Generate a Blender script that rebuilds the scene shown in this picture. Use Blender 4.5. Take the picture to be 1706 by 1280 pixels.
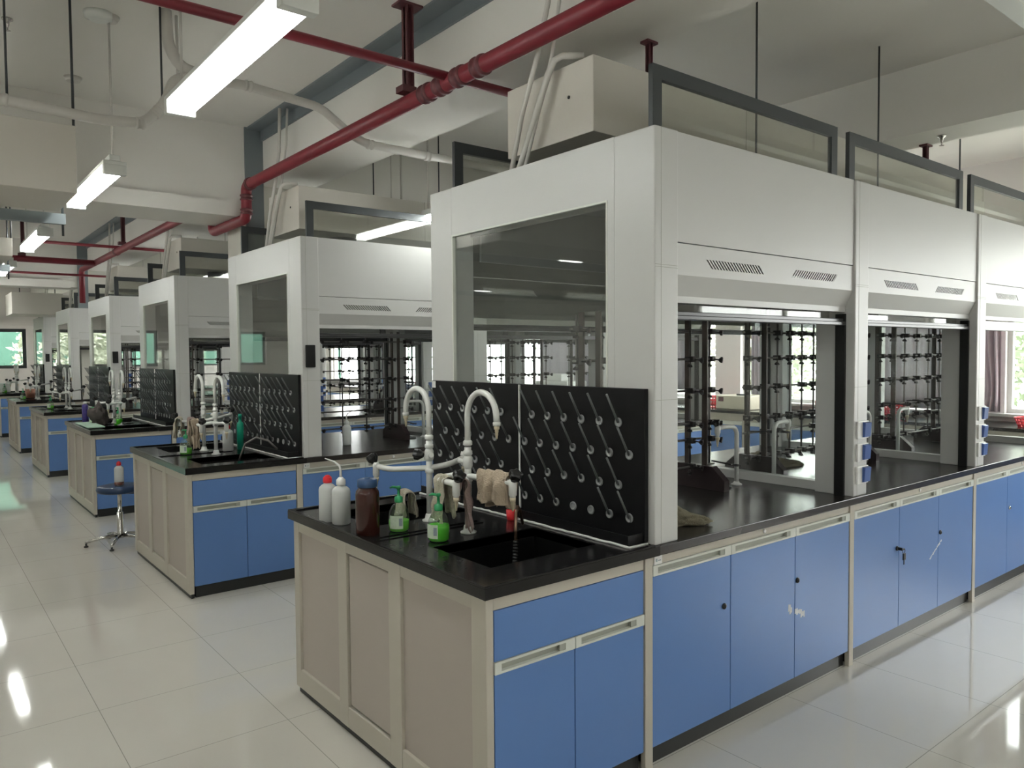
import bpy, bmesh, math, random
from mathutils import Vector, Matrix, noise
R = math.radians
S = bpy.context.scene
for o in list(bpy.data.objects): bpy.data.objects.remove(o)
COL = S.collection
random.seed(7)

# ---------------------------------------------------------------- camera
cam_d = bpy.data.cameras.new('camera'); cam = bpy.data.objects.new('camera', cam_d); COL.objects.link(cam)
S.camera = cam
yaw, pit, rol = R(51.442), R(2.266), R(-.441)
F = Vector((math.cos(yaw)*math.cos(pit), math.sin(yaw)*math.cos(pit), -math.sin(pit)))
RR = Vector((math.sin(yaw), -math.cos(yaw), 0)); UU = RR.cross(F)
R2 = RR*math.cos(rol)+UU*math.sin(rol); U2 = UU*math.cos(rol)-RR*math.sin(rol)
m = Matrix((R2, U2, -F)).transposed().to_4x4(); m.translation = Vector((0, 0, 1.6))
cam.matrix_world = m
cam_d.sensor_width = 36; cam_d.lens = 1261.93*36/1706; cam_d.clip_end = 300; cam_d.clip_start = .02

# ---------------------------------------------------------------- world
W = bpy.data.worlds.new('world'); S.world = W; W.use_nodes = True
nt = W.node_tree; nt.nodes.clear()
bg = nt.nodes.new('ShaderNodeBackground'); wo = nt.nodes.new('ShaderNodeOutputWorld')
tc = nt.nodes.new('ShaderNodeTexCoord'); sp = nt.nodes.new('ShaderNodeSeparateXYZ'); cr = nt.nodes.new('ShaderNodeValToRGB')
cr.color_ramp.elements[0].position = .0; cr.color_ramp.elements[0].color = (.84, .83, .83, 1)
cr.color_ramp.elements[1].position = .6; cr.color_ramp.elements[1].color = (1, .985, .99, 1)
nt.links.new(tc.outputs['Generated'], sp.inputs[0]); nt.links.new(sp.outputs['Z'], cr.inputs[0])
nt.links.new(cr.outputs[0], bg.inputs['Color']); nt.links.new(bg.outputs[0], wo.inputs[0])
bg.inputs['Strength'].default_value = 10.5
LAMP_STRENGTH = 18.0

S.view_settings.view_transform = 'Standard'; S.view_settings.look = 'None'
S.view_settings.gamma = 1; S.view_settings.use_curve_mapping = False
S.view_settings.exposure = 0.57

# ---------------------------------------------------------------- materials
MATS = {}
def mat(name, col, rough=.5, metal=0, bump=0, bscale=60, var=0, vscale=8, trans=0, emit=0, spec=None, coat=0, stretch=None):
    if name in MATS: return MATS[name]
    M = bpy.data.materials.new(name); M.use_nodes = True; n = M.node_tree; b = n.nodes['Principled BSDF']
    b.inputs['Base Color'].default_value = (*col, 1); b.inputs['Roughness'].default_value = rough
    b.inputs['Metallic'].default_value = metal
    if trans: b.inputs['Transmission Weight'].default_value = trans
    if coat: b.inputs['Coat Weight'].default_value = coat
    if spec is not None: b.inputs['Specular IOR Level'].default_value = spec
    if emit: b.inputs['Emission Color'].default_value = (*col, 1); b.inputs['Emission Strength'].default_value = emit
    if var or bump:
        t = n.nodes.new('ShaderNodeTexCoord'); src = t.outputs['Object']
        if stretch:
            mp = n.nodes.new('ShaderNodeMapping'); mp.inputs['Scale'].default_value = stretch
            n.links.new(src, mp.inputs[0]); src = mp.outputs[0]
    if var:
        z = n.nodes.new('ShaderNodeTexNoise'); z.inputs['Scale'].default_value = vscale; z.inputs['Detail'].default_value = 5
        n.links.new(src, z.inputs['Vector'])
        x = n.nodes.new('ShaderNodeMix'); x.data_type = 'RGBA'
        x.inputs[6].default_value = (*[max(0, c*(1-var)) for c in col], 1); x.inputs[7].default_value = (*[min(1, c*(1+var)) for c in col], 1)
        n.links.new(z.outputs[0], x.inputs[0]); n.links.new(x.outputs[2], b.inputs['Base Color'])
    if bump:
        z = n.nodes.new('ShaderNodeTexNoise'); z.inputs['Scale'].default_value = bscale; z.inputs['Detail'].default_value = 3
        n.links.new(src, z.inputs['Vector'])
        q = n.nodes.new('ShaderNodeBump'); q.inputs['Strength'].default_value = bump; q.inputs['Distance'].default_value = .01
        n.links.new(z.outputs[0], q.inputs['Height']); n.links.new(q.outputs[0], b.inputs['Normal'])
    MATS[name] = M; return M
def glass_mat(name, col=(1, 1, 1), refl=1.0, dirt=0.0):
    M = bpy.data.materials.new(name); M.use_nodes = True; n = M.node_tree; n.nodes.clear()
    out = n.nodes.new('ShaderNodeOutputMaterial'); tr = n.nodes.new('ShaderNodeBsdfTransparent'); gl = n.nodes.new('ShaderNodeBsdfGlossy')
    df = n.nodes.new('ShaderNodeBsdfDiffuse'); mx0 = n.nodes.new('ShaderNodeMixShader'); mx = n.nodes.new('ShaderNodeMixShader'); fr = n.nodes.new('ShaderNodeLayerWeight')
    mu = n.nodes.new('ShaderNodeMath'); mu.operation = 'MULTIPLY'; mu.inputs[1].default_value = refl
    tr.inputs[0].default_value = (*col, 1); gl.inputs[1].default_value = .02; fr.inputs[0].default_value = .5
    pw = n.nodes.new('ShaderNodeMath'); pw.operation = 'POWER'; pw.inputs[1].default_value = 5
    ad = n.nodes.new('ShaderNodeMath'); ad.operation = 'MULTIPLY_ADD'; ad.inputs[1].default_value = .95; ad.inputs[2].default_value = .05
    n.links.new(fr.outputs['Facing'], pw.inputs[0]); n.links.new(pw.outputs[0], ad.inputs[0])
    df.inputs[0].default_value = (.6, .6, .58, 1); mx0.inputs[0].default_value = dirt
    n.links.new(tr.outputs[0], mx0.inputs[1]); n.links.new(df.outputs[0], mx0.inputs[2])
    n.links.new(ad.outputs[0], mu.inputs[0]); n.links.new(mu.outputs[0], mx.inputs[0])
    n.links.new(mx0.outputs[0], mx.inputs[1]); n.links.new(gl.outputs[0], mx.inputs[2]); n.links.new(mx.outputs[0], out.inputs[0])
    MATS[name] = M; return M
M_wall = mat('cream_plaster', (.68, .66, .60), .8, var=.05, vscale=1.5, bump=.05, bscale=40)
M_ceil = mat('ceiling_plaster', (.76, .745, .70), .85, var=.05, vscale=.8, bump=.05, bscale=30)
M_wallp = mat('white_plaster', (.80, .76, .74), .8, var=.03, vscale=1)
M_strip = mat('grey_joint_paint', (.20, .23, .245), .45, metal=.1, var=.12, vscale=3)
M_hood = mat('white_enamel', (.555, .555, .54), .38, var=.015, vscale=2)
M_hoodin = mat('grey_liner', (.33, .34, .33), .45, var=.04, vscale=2)
M_cream = mat('cream_enamel', (.50, .465, .395), .42, var=.03, vscale=3)
M_creamp = mat('cream_panel', (.45, .40, .355), .5, var=.04, vscale=3, stretch=(1, 1, .3))
M_blue = mat('blue_laminate', (.105, .215, .49), .36, var=.05, vscale=1.2)
M_top = mat('black_epoxy', (.009, .0085, .009), .16, spec=.35, var=.3, vscale=14, bump=.05, bscale=20)
M_topin = mat('dark_hood_top', (.026, .022, .021), .24, spec=.4, var=.2, vscale=10)
M_basin = mat('black_basin', (.006, .006, .006), .3)
M_plinth = mat('dark_plinth', (.018, .019, .019), .4)
M_grip = mat('pale_grip_plastic', (.66, .68, .62), .4)
M_gripin = mat('grip_recess', (.36, .37, .32), .5)
M_frame = mat('dark_grey_frame', (.055, .062, .065), .4, metal=.3)
M_bar = mat('brushed_grey_metal', (.065, .065, .065), .3, metal=.7, bump=.05, bscale=200, stretch=(.05, 1, 1))
M_blk = mat('black_plastic', (.010, .010, .010), .35)
M_peg = mat('smoky_peg_plastic', (.13, .14, .14), .4)
M_pegd = mat('pale_peg_disc', (.30, .31, .31), .4)
M_pboard = mat('black_pegboard', (.008, .008, .009), .4, var=.4, vscale=20, spec=.25)
M_pvc = mat('white_coated_pipe', (.74, .75, .72), .28, coat=.3)
M_noz = mat('ivory_nozzle', (.72, .64, .46), .4)
M_red = mat('dark_red_paint', (.21, .018, .030), .45, var=.18, vscale=6)
M_maroon = mat('maroon_steel_paint', (.10, .028, .034), .5, var=.2, vscale=6)
M_duct = mat('cream_duct_panel', (.62, .59, .53), .5, var=.04, vscale=1)
M_pipe = mat('pale_drain_pipe', (.62, .60, .56), .45, var=.05, vscale=4)
M_steel = mat('stand_steel', (.24, .225, .215), .4, metal=.8, var=.2, vscale=12)
M_rust = mat('brown_flat_bar', (.075, .058, .05), .45, metal=.3, var=.25, vscale=9)
M_foot = mat('dark_brown_foot', (.035, .022, .024), .35, var=.2, vscale=9)
M_clamp = mat('dark_clamp_metal', (.05, .045, .045), .4, metal=.6, var=.3, vscale=40)
M_chrome = mat('chrome', (.55, .54, .52), .15, metal=1)
M_seat = mat('dark_blue_vinyl', (.015, .04, .10), .3, bump=.05)
M_cloth = mat('tan_cotton', (.50, .41, .31), .95, bump=.5, bscale=160, var=.18, vscale=14)
M_cloth2 = mat('ivory_knit', (.52, .48, .38), .95, bump=.7, bscale=220, var=.15, vscale=18)
M_cloth3 = mat('pinkish_cotton', (.36, .27, .25), .95, bump=.5, bscale=160, var=.15, vscale=14)
M_glove = mat('olive_knit', (.20, .18, .12), .95, bump=.7, bscale=200, var=.35, vscale=25)
M_wash = mat('milky_plastic', (.78, .80, .78), .35, trans=.25, spec=.4)
M_redcap = mat('bright_red_plastic', (.75, .02, .03), .35)
M_amber = mat('amber_plastic', (.045, .010, .006), .25, trans=.08, coat=.2)
M_bluecap = mat('dark_blue_cap', (.02, .065, .17), .4)
M_soap = mat('green_soap', (.16, .62, .05), .2, spec=.6)
M_soap2 = mat('bright_green_soap', (.10, .70, .02), .2, spec=.6)
M_pump = mat('green_pump_plastic', (.03, .33, .12), .35)
M_label = mat('pale_label', (.60, .72, .55), .5, var=.15, vscale=60)
M_label2 = mat('grey_label_print', (.30, .36, .38), .5, var=.4, vscale=160)
M_white = mat('white_plastic', (.78, .78, .76), .4)
M_caulk = mat('white_sealant', (.75, .75, .73), .6, bump=.4, bscale=90)
M_bluesock = mat('blue_socket_flap', (.05, .11, .33), .3)
M_teal = mat('teal_bottle_plastic', (.01, .35, .22), .3)
M_purple = mat('purple_label', (.07, .05, .25), .4, var=.4, vscale=50)
M_curt = mat('lilac_grey_curtain', (.54, .50, .56), .9, var=.06, vscale=3)
M_curtp = mat('pale_pink_curtain', (.62, .50, .56), .9)
M_net = mat('green_scaffold_net', (.045, .115, .082), .9, var=.25, vscale=3)
M_leaf = mat('tree_leaf', (.32, .38, .25), .6, var=.4, vscale=3)
M_leaf2 = mat('pale_leaf', (.50, .54, .42), .6, var=.3, vscale=3)
M_bark = mat('bark', (.12, .09, .06), .9, var=.3)
M_ground = mat('outside_ground', (.35, .36, .32), .9, var=.2, vscale=1)
M_tube = mat('lit_tube', (.98, 1, .97), .5, emit=LAMP_STRENGTH)
M_lampw = mat('lamp_housing', (.75, .77, .74), .4)
M_redbask = mat('red_basket_plastic', (.72, .02, .04), .4)
M_grnbask = mat('green_basket_plastic', (.02, .36, .22), .4)
M_copper = mat('brass_tube', (.25, .16, .11), .3, metal=.8)
M_residue = mat('paper_residue', (.68, .70, .72), .8, var=.1, vscale=60)
G_clear = glass_mat('clear_glass', (.93, .96, .94), .9, .02)
G_sash = glass_mat('sash_glass', (.86, .87, .84), 1.0, .05)
G_end = glass_mat('end_window_glass', (.93, .95, .94), 1.1, .03)
G_bottle = glass_mat('clear_bottle_plastic', (.86, .92, .86), 1.0, .06)
G_net = glass_mat('window_glass', (.95, .97, .96), .8, 0)

# floor: large glossy tiles
M_floor = bpy.data.materials.new('polished_floor_tile'); M_floor.use_nodes = True
n = M_floor.node_tree; b = n.nodes['Principled BSDF']
g = n.nodes.new('ShaderNodeNewGeometry'); sx = n.nodes.new('ShaderNodeSeparateXYZ'); n.links.new(g.outputs['Position'], sx.inputs[0])
def mth(op, a, bb=None, c=None):
    q = n.nodes.new('ShaderNodeMath'); q.operation = op
    for i, v in enumerate((a, bb, c)):
        if v is None: continue
        if isinstance(v, (int, float)): q.inputs[i].default_value = v
        else: n.links.new(v, q.inputs[i])
    return q.outputs[0]
def groove(o, off):
    t = mth('FRACT', mth('DIVIDE', mth('ADD', o, 6.3*8+off), .63))
    return mth('GREATER_THAN', mth('ABSOLUTE', mth('SUBTRACT', t, .5)), .4974)
gx = groove(sx.outputs['X'], 0.0); gy = groove(sx.outputs['Y'], -.03)
gr = mth('MAXIMUM', gx, gy)
nz = n.nodes.new('ShaderNodeTexNoise'); nz.inputs['Scale'].default_value = 1.3; nz.inputs['Detail'].default_value = 6
n.links.new(g.outputs['Position'], nz.inputs['Vector'])
x1 = n.nodes.new('ShaderNodeMix'); x1.data_type = 'RGBA'; x1.inputs[6].default_value = (.55, .53, .475, 1); x1.inputs[7].default_value = (.63, .605, .55, 1)
n.links.new(nz.outputs[0], x1.inputs[0])
x2 = n.nodes.new('ShaderNodeMix'); x2.data_type = 'RGBA'; x2.inputs[7].default_value = (.33, .315, .28, 1)
n.links.new(gr, x2.inputs[0]); n.links.new(x1.outputs[2], x2.inputs[6]); n.links.new(x2.outputs[2], b.inputs['Base Color'])
rr = n.nodes.new('ShaderNodeMapRange'); rr.inputs[3].default_value = .03; rr.inputs[4].default_value = .08
n.links.new(nz.outputs[0], rr.inputs[0]); n.links.new(rr.outputs[0], b.inputs['Roughness'])
b.inputs['Specular IOR Level'].default_value = .62
nb = n.nodes.new('ShaderNodeTexNoise'); nb.inputs['Scale'].default_value = 2.2; n.links.new(g.outputs['Position'], nb.inputs['Vector'])
bp = n.nodes.new('ShaderNodeBump'); bp.inputs['Strength'].default_value = .02; bp.inputs['Distance'].default_value = .02
n.links.new(nb.outputs[0], bp.inputs['Height']); n.links.new(bp.outputs[0], b.inputs['Normal'])

# ---------------------------------------------------------------- mesh helpers
class MB:
    def __init__(s): s.bm = bmesh.new()
    def box(s, x0, x1, y0, y1, z0, z1, bev=0):
        v = [s.bm.verts.new((x, y, z)) for x in (x0, x1) for y in (y0, y1) for z in (z0, z1)]
        fs = [s.bm.faces.new([v[i] for i in f]) for f in ((0, 1, 3, 2), (4, 6, 7, 5), (0, 4, 5, 1), (2, 3, 7, 6), (0, 2, 6, 4), (1, 5, 7, 3))]
        if bev:
            es = list({e for f in fs for e in f.edges})
            bmesh.ops.bevel(s.bm, geom=es, offset=bev, segments=2, affect='EDGES', profile=.6)
        return s
    def prism(s, pts, a, b, axis='y'):
        def P(u, w, t): return {'y': (u, t, w), 'x': (t, u, w), 'z': (u, w, t)}[axis]
        A = [s.bm.verts.new(P(u, w, a)) for u, w in pts]; B = [s.bm.verts.new(P(u, w, b)) for u, w in pts]
        s.bm.faces.new(A); s.bm.faces.new(B[::-1]); k = len(pts)
        for i in range(k): s.bm.faces.new((A[i], B[i], B[(i+1) % k], A[(i+1) % k]))
        return s
    def tube(s, pts, r, seg=12, caps=True, smooth=True):
        pts = [Vector(p) for p in pts]; rs = r if isinstance(r, (list, tuple)) else [r]*len(pts)
        rings = []; up = None
        for i, p in enumerate(pts):
            d = (pts[min(i+1, len(pts)-1)]-pts[max(i-1, 0)]).normalized()
            if up is None: up = Vector((0, 0, 1)) if abs(d.z) < .9 else Vector((1, 0, 0))
            a = d.cross(up)
            if a.length < 1e-4: a = d.orthogonal()
            a.normalize(); c = a.cross(d).normalized(); up = c
            rings.append([s.bm.verts.new(p+(a*math.cos(t)+c*math.sin(t))*rs[i]) for t in [2*math.pi*k/seg for k in range(seg)]])
        for A, B in zip(rings, rings[1:]):
            for k in range(seg):
                f = s.bm.faces.new((A[k], A[(k+1) % seg], B[(k+1) % seg], B[k])); f.smooth = smooth
        if caps:
            s.bm.faces.new(rings[0][::-1]); s.bm.faces.new(rings[-1])
        return s
    def lathe(s, c, prof, seg=24, smooth=True, axis=None):
        c = Vector(c); rings = []
        A = Vector(axis).normalized() if axis else Vector((0, 0, 1))
        u = A.orthogonal().normalized() if axis else Vector((1, 0, 0)); w = A.cross(u)
        for r, z in prof:
            rings.append([s.bm.verts.new(c+A*z+(u*math.cos(t)+w*math.sin(t))*max(r, 1e-4)) for t in [2*math.pi*k/seg for k in range(seg)]])
        for P, Q in zip(rings, rings[1:]):
            for k in range(seg):
                f = s.bm.faces.new((P[k], P[(k+1) % seg], Q[(k+1) % seg], Q[k])); f.smooth = smooth
        s.bm.faces.new(rings[0][::-1]); s.bm.faces.new(rings[-1])
        return s
    def quad(s, *p):
        s.bm.faces.new([s.bm.verts.new(q) for q in p]); return s
    def build(s, name, mt, parent=None, shear=None, recalc=True):
        if shear:
            for v in s.bm.verts: v.co = shear(v.co)
        if recalc: bmesh.ops.recalc_face_normals(s.bm, faces=s.bm.faces)
        me = bpy.data.meshes.new(name); s.bm.to_mesh(me); s.bm.free(); me.materials.append(mt)
        o = bpy.data.objects.new(name, me); COL.objects.link(o)
        if parent:
            o.parent = parent; o.location = -parent.location if parent.parent is None else (0, 0, 0)
        return o
def arc(c, r, a0, a1, u, w, k=10):
    c, u, w = Vector(c), Vector(u), Vector(w)
    return [c+u*(r*math.cos(a0+(a1-a0)*i/k))+w*(r*math.sin(a0+(a1-a0)*i/k)) for i in range(k+1)]
def tag(o, label=None, cat=None, group=None, kind=None):
    if label: o['label'] = label
    if cat: o['category'] = cat
    if group: o['group'] = group
    if kind: o['kind'] = kind
    return o
def thing(name, label, cat, loc=(0, 0, 0), group=None):
    o = bpy.data.objects.new(name, None); COL.objects.link(o); o.location = loc; o.empty_display_size = .05
    return tag(o, label, cat, group)
def struct(name, mb, mt): return tag(mb.build(name, mt), kind='structure')
KIDS = {}
def kids(o):
    return [c for c in COL.objects if c.parent == o]
def copy_tree(o, off=(0, 0, 0), label=None, skip=(), only=None):
    c = o.copy(); COL.objects.link(c)
    c.location = Vector(o.location)+Vector(off)
    if label: c['label'] = label
    for ch in KIDS.setdefault(o.name, kids(o)):
        if ch.name.split('.')[0] in skip: continue
        d = ch.copy(); COL.objects.link(d); d.parent = c
        for g2 in KIDS.setdefault(ch.name, kids(ch)):
            e = g2.copy(); COL.objects.link(e); e.parent = d
    return c

CT = .863            # worktop height
PY = 3.274           # distance from one island to the next
H = 2.455            # hood height
ISL = ['nearest island', 'second island', 'third island', 'fourth island', 'fifth island', 'farthest island']
BAY = ['bay next to the sinks', 'middle bay', 'bay next to the window aisle']
BX = [2.21, 3.723, 5.262]; BW = [1.513, 1.539, 1.53]

# ================================================================ ROOM
struct('floor', MB().box(-5.2, 9.4, -5.2, 23.3, -.1, 0), M_floor)
struct('ceiling', MB().box(-5.2, 9.4, -5.2, 23.3, 3.6, 3.75), M_ceil)
def wall_with_holes(name, axis, pos, th, a0, a1, holes, z1=3.6, mt=M_wallp):
    """a wall across `a` with holes (a,a,z,z)"""
    mb = MB(); cuts = sorted({a0, a1, *[h[0] for h in holes], *[h[1] for h in holes]})
    def bx(p, q, zz0, zz1):
        if zz1 <= zz0: return
        if axis == 'x': mb.box(pos, pos+th, p, q, zz0, zz1)
        else: mb.box(p, q, pos, pos+th, zz0, zz1)
    for p, q in zip(cuts, cuts[1:]):
        h = [h for h in holes if h[0] <= p+1e-6 and h[1] >= q-1e-6]
        if h: bx(p, q, 0, h[0][2]); bx(p, q, h[0][3], z1)
        else: bx(p, q, 0, z1)
    return struct(name, mb, mt)
wins = [(-3.0+3.27*k+(.0 if k else 0), -.17+3.27*k, .93, 2.72) for k in range(-0, 8)]
wins = [(.17+3.27*(k-1), 3.02+3.27*(k-1), .93, 2.72) for k in range(0, 8)]
wins = [w for w in wins if w[1] < 23]
wall_with_holes('wall_right', 'x', 9.1, .2, -5.2, 23.3, wins)
wall_with_holes('wall_left', 'x', -5.2, .2, -5.2, 23.3, [], mt=M_wall)
fwins = [(-4.2, -1.4, 1.33, 2.34), (-1.1, 2.40, 1.33, 2.34), (2.56, 5.3, 1.33, 2.34), (5.7, 8.4, 1.33, 2.34)]
wall_with_holes('wall_back', 'y', 23.0, .2, -5.0, 9.1, fwins)
wall_with_holes('wall_front', 'y', -5.2, .2, -5.0, 9.1, [])
nwin = 0
def window(a0, a1, z0, z1, axis, pos, mull=2, fr=.055, mt=None):
    global nwin
    nwin += 1
    mb = MB()
    def bx(m_, p, q, zz0, zz1, d=.03):
        if axis == 'x': m_.box(pos-d, pos+d, p, q, zz0, zz1)
        else: m_.box(p, q, pos-d, pos+d, zz0, zz1)
    bx(mb, a0, a1, z0, z0+fr); bx(mb, a0, a1, z1-fr, z1); bx(mb, a0, a0+fr, z0+fr, z1-fr); bx(mb, a1-fr, a1, z0+fr, z1-fr)
    for k in range(1, mull+1):
        c = a0+(a1-a0)*k/(mull+1); bx(mb, c-fr/2, c+fr/2, z0+fr, z1-fr)
    fo = tag(mb.build('window_%d' % nwin, mt or M_white), kind='structure')
    gb = MB(); bx(gb, a0+fr/2, a1-fr/2, z0+fr/2, z1-fr/2, .004)
    gb.build('window_glass', G_net, fo)
    return fo
for w in wins: window(w[0], w[1], w[2], w[3], 'x', 9.2, 1, .045)
window(*fwins[0], 'y', 23.1, 1, .07, M_frame); window(*fwins[1], 'y', 23.1, 1, .08, M_frame)
window(*fwins[2], 'y', 23.1, 4, .05, M_frame); window(*fwins[3], 'y', 23.1, 2, .05, M_frame)
# window ledge along the right wall
struct('trim_1', MB().box(9.0, 9.1, -5, 23, .90, .93), M_white)
# longitudinal beams, cross beams, joint covers, column
struct('trim_2', MB().box(2.52, 2.95, -5, 23, 3.13, 3.6), M_ceil)
struct('trim_3', MB().box(5.60, 6.0, -5, 23, 3.13, 3.6), M_ceil)
mb = MB()
for y0 in (-1.7, 6.70, 15.1):
    mb.box(-5, 2.52, y0, y0+.62, 2.82, 3.6); mb.box(2.95, 5.6, y0, y0+.62, 2.82, 3.6); mb.box(6.0, 9.1, y0, y0+.62, 2.82, 3.6)
struct('trim_4', mb, M_ceil)
struct('trim_5', MB().box(-5, 2.24, 6.60, 6.70, 2.80, 2.93).box(-5, 2.24, 15.0, 15.1, 2.80, 2.93), M_ceil)
mb = MB()
mb.box(2.38, 2.515, -5, 6.70, 3.585, 3.6); mb.box(2.38, 2.515, 7.32, 15.1, 3.585, 3.6); mb.box(2.38, 2.515, 15.72, 23, 3.585, 3.6)
mb.box(2.50, 2.52, -5, 23, 3.50, 3.6)
for y0 in (6.70, 15.1):
    mb.box(2.36, 2.52, y0-.02, y0, 2.45, 3.6)
struct('trim_6', mb, M_strip)
for i, y0 in enumerate((6.70, 15.1)):
    struct('trim_%d' % (7+i), MB().box(2.40, 2.52, y0+.08, y0+.6, 0, 2.82).box(2.52, 2.9, y0+.08, y0+.6, 0, 3.13), M_wall)
struct('trim_9', MB().box(-5, 9.1, 22.85, 23.0, 2.42, 2.5), M_wallp)
struct('baseboard_back', MB().box(-5, 9.1, 22.98, 23.0, 0, .12), M_cream)

# ================================================================ LAMPS
def make_lamp(x, y0, y1, z, label):
    t = thing('fluorescent_lamp', label, 'lamp', (x, y0, z), 'twin tube lamps hanging from the ceiling')
    mb = MB(); mb.box(x-.062, x+.062, y0, y1, z+.028, z+.05, .004)
    mb.box(x-.03, x+.03, y0, y1, z+.05, z+.085, .006)
    mb.build('housing', M_lampw, t)
    for dx in (-.032, .032):
        MB().tube([(x+dx, y0+.05, z), (x+dx, y1-.05, z)], .021, 14).build('lamp_tube', M_tube, t)
    for yy, s_ in ((y0, 1), (y1, -1)):
        MB().box(x-.062, x+.062, min(yy, yy+s_*.045), max(yy, yy+s_*.045), z-.028, z+.03, .006).build('end_cap', M_lampw, t)
    for yy in (y0+.06, y1-.06):
        mb = MB().tube([(x, yy, z+.08), (x, yy, 3.59)], .0065, 8)
        mb.lathe((x, yy, 3.57), [(.045, 0), (.06, .03)], 16)
        mb.build('hanger_rod', M_pipe, t)
    return t
lamps = []
names = ['at the top left of the picture, brightest and nearest', 'half hidden behind the cream duct over the second island', 'over the aisle beside the third island', 'just beyond the second hanging duct', 'far down the aisle near the back', 'last before the green netted windows']
for k in range(6):
    y0 = 2.27+2.87*k-(.19 if k else 0)
    lamps.append(make_lamp(.985, y0, y0+1.35, 2.7, 'white twin tube ceiling lamp %s' % names[k]))
make_lamp(3.37, 4.02, 5.37, 2.7, 'white tube lamp glimpsed beside the corner of the nearest hood')
make_lamp(3.37, 5.85, 7.2, 2.66, 'slim white tube lamp seen through the glass sash of the second hood')
for i, y0 in enumerate((10.3, 13.6, 16.8)):
    make_lamp(3.37, y0, y0+1.35, 2.7, 'white tube lamp above the hoods of the %s' % ISL[3+i])
# added fill lamps, unseen behind and beside the viewpoint, raise the light level
for i, (x, y0) in enumerate(((.985, -3.4), (.985, -.6), (-1.8, -3.4), (-1.8, -.6), (-1.8, 2.3), (-1.8, 5.7), (-3.4, 9.5), (3.8, -2.6), (6.6, -2.6), (7.65, 3.9), (7.65, 6.8), (7.65, 9.7), (7.65, 12.6))):
    make_lamp(x, y0, y0+1.35, 2.7, 'added white twin tube fill lamp out of view, behind or beside the viewpoint')

# ================================================================ ISLAND: worktop
def build_worktop():
    t = thing('worktop', 'black epoxy worktop with two sunk basins on the nearest island', 'worktop', (1.39, 1.888, CT))
    x0, x1, y0, y1, zb = 1.39, 6.95, 1.888, 3.462, CT-.036
    hx0, hx1 = 1.55, 2.06; hs = [(2.07, 2.44), (2.90, 3.30)]
    mb = MB()
    mb.box(x0, hx0, y0, y1, zb, CT); mb.box(hx1, 2.22, y0, y1, zb, CT)
    ys = [y0, hs[0][0], hs[0][1], hs[1][0], hs[1][1], y1]
    for k in (0, 2, 4): mb.box(hx0, hx1, ys[k], ys[k+1], zb, CT)
    # raised drip rim around the wet end
    mb.box(x0, x0+.022, y0, y1, CT, CT+.008, .003); mb.box(x0+.022, 2.2, y0, y0+.018, CT, CT+.008, .003); mb.box(x0+.022, 2.2, y1-.018, y1, CT, CT+.008, .003)
    mb.box(1.415, 1.95, 2.655, 2.662, CT, CT+.004); mb.box(1.415, 1.95, 2.70, 2.707, CT, CT+.004)
    mb.build('wet_slab', M_top, t)
    for a, c in hs:
        mb = MB(); d = .012
        mb.box(hx0-d, hx0, a-d, c+d, CT-.28, CT-.004); mb.box(hx1, hx1+d, a-d, c+d, CT-.28, CT-.004)
        mb.box(hx0, hx1, a-d, a, CT-.28, CT-.004); mb.box(hx0, hx1, c, c+d, CT-.28, CT-.004)
        mb.box(hx0-d, hx1+d, a-d, c+d, CT-.29, CT-.28)
        mb.lathe(((hx0+hx1)/2, (a+c)/2, CT-.28), [(.04, 0), (.035, .004), (.01, .001)], 16)
        mb.build('sink_basin', M_basin, t)
    MB().box(2.22, x1, y0, y1, zb, CT, .003).build('hood_slab', M_topin, t)
    return t
WT = build_worktop()

# ================================================================ cabinets
FY = 1.905
def door(t, x0, x1, z0, z1, lock=None, residue=None):
    d = MB().box(x0+.002, x1-.002, FY, FY+.018, z0, z1, .0015).build('door', M_blue, t)
    if lock:
        mb = MB().lathe((lock[0], FY+.001, lock[1]), [(.013, -.001), (.013, .006), (.009, .009), (.003, .009)], 16, axis=(0, -1, 0))
        mb.box(lock[0]-.0015, lock[0]+.0015, FY-.011, FY-.009, lock[1]-.006, lock[1]+.006)
        mb.build('lock', M_blk if lock[2] == 'b' else M_chrome, d)
    return d
def grip(t, x0, x1, z0, z1):
    mb = MB(); w = x1-x0
    mb.box(x0+.002, x1-.002, FY-.004, FY+.016, z1-.008, z1); mb.box(x0+.002, x1-.002, FY-.004, FY+.016, z0, z0+.008)
    mb.box(x0+.002, x0+.028, FY-.004, FY+.016, z0+.008, z1-.008); mb.box(x1-.045, x1-.002, FY-.004, FY+.016, z0+.008, z1-.008)
    o = mb.build('grip_strip', M_grip, t)
    MB().box(x0+.028, x1-.045, FY+.012, FY+.016, z0+.008, z1-.008).box(x1-.072, x1-.045, FY-.001, FY+.012, z0+.008, z1-.008).build('grip_recess', M_gripin, o)
    return o
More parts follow.
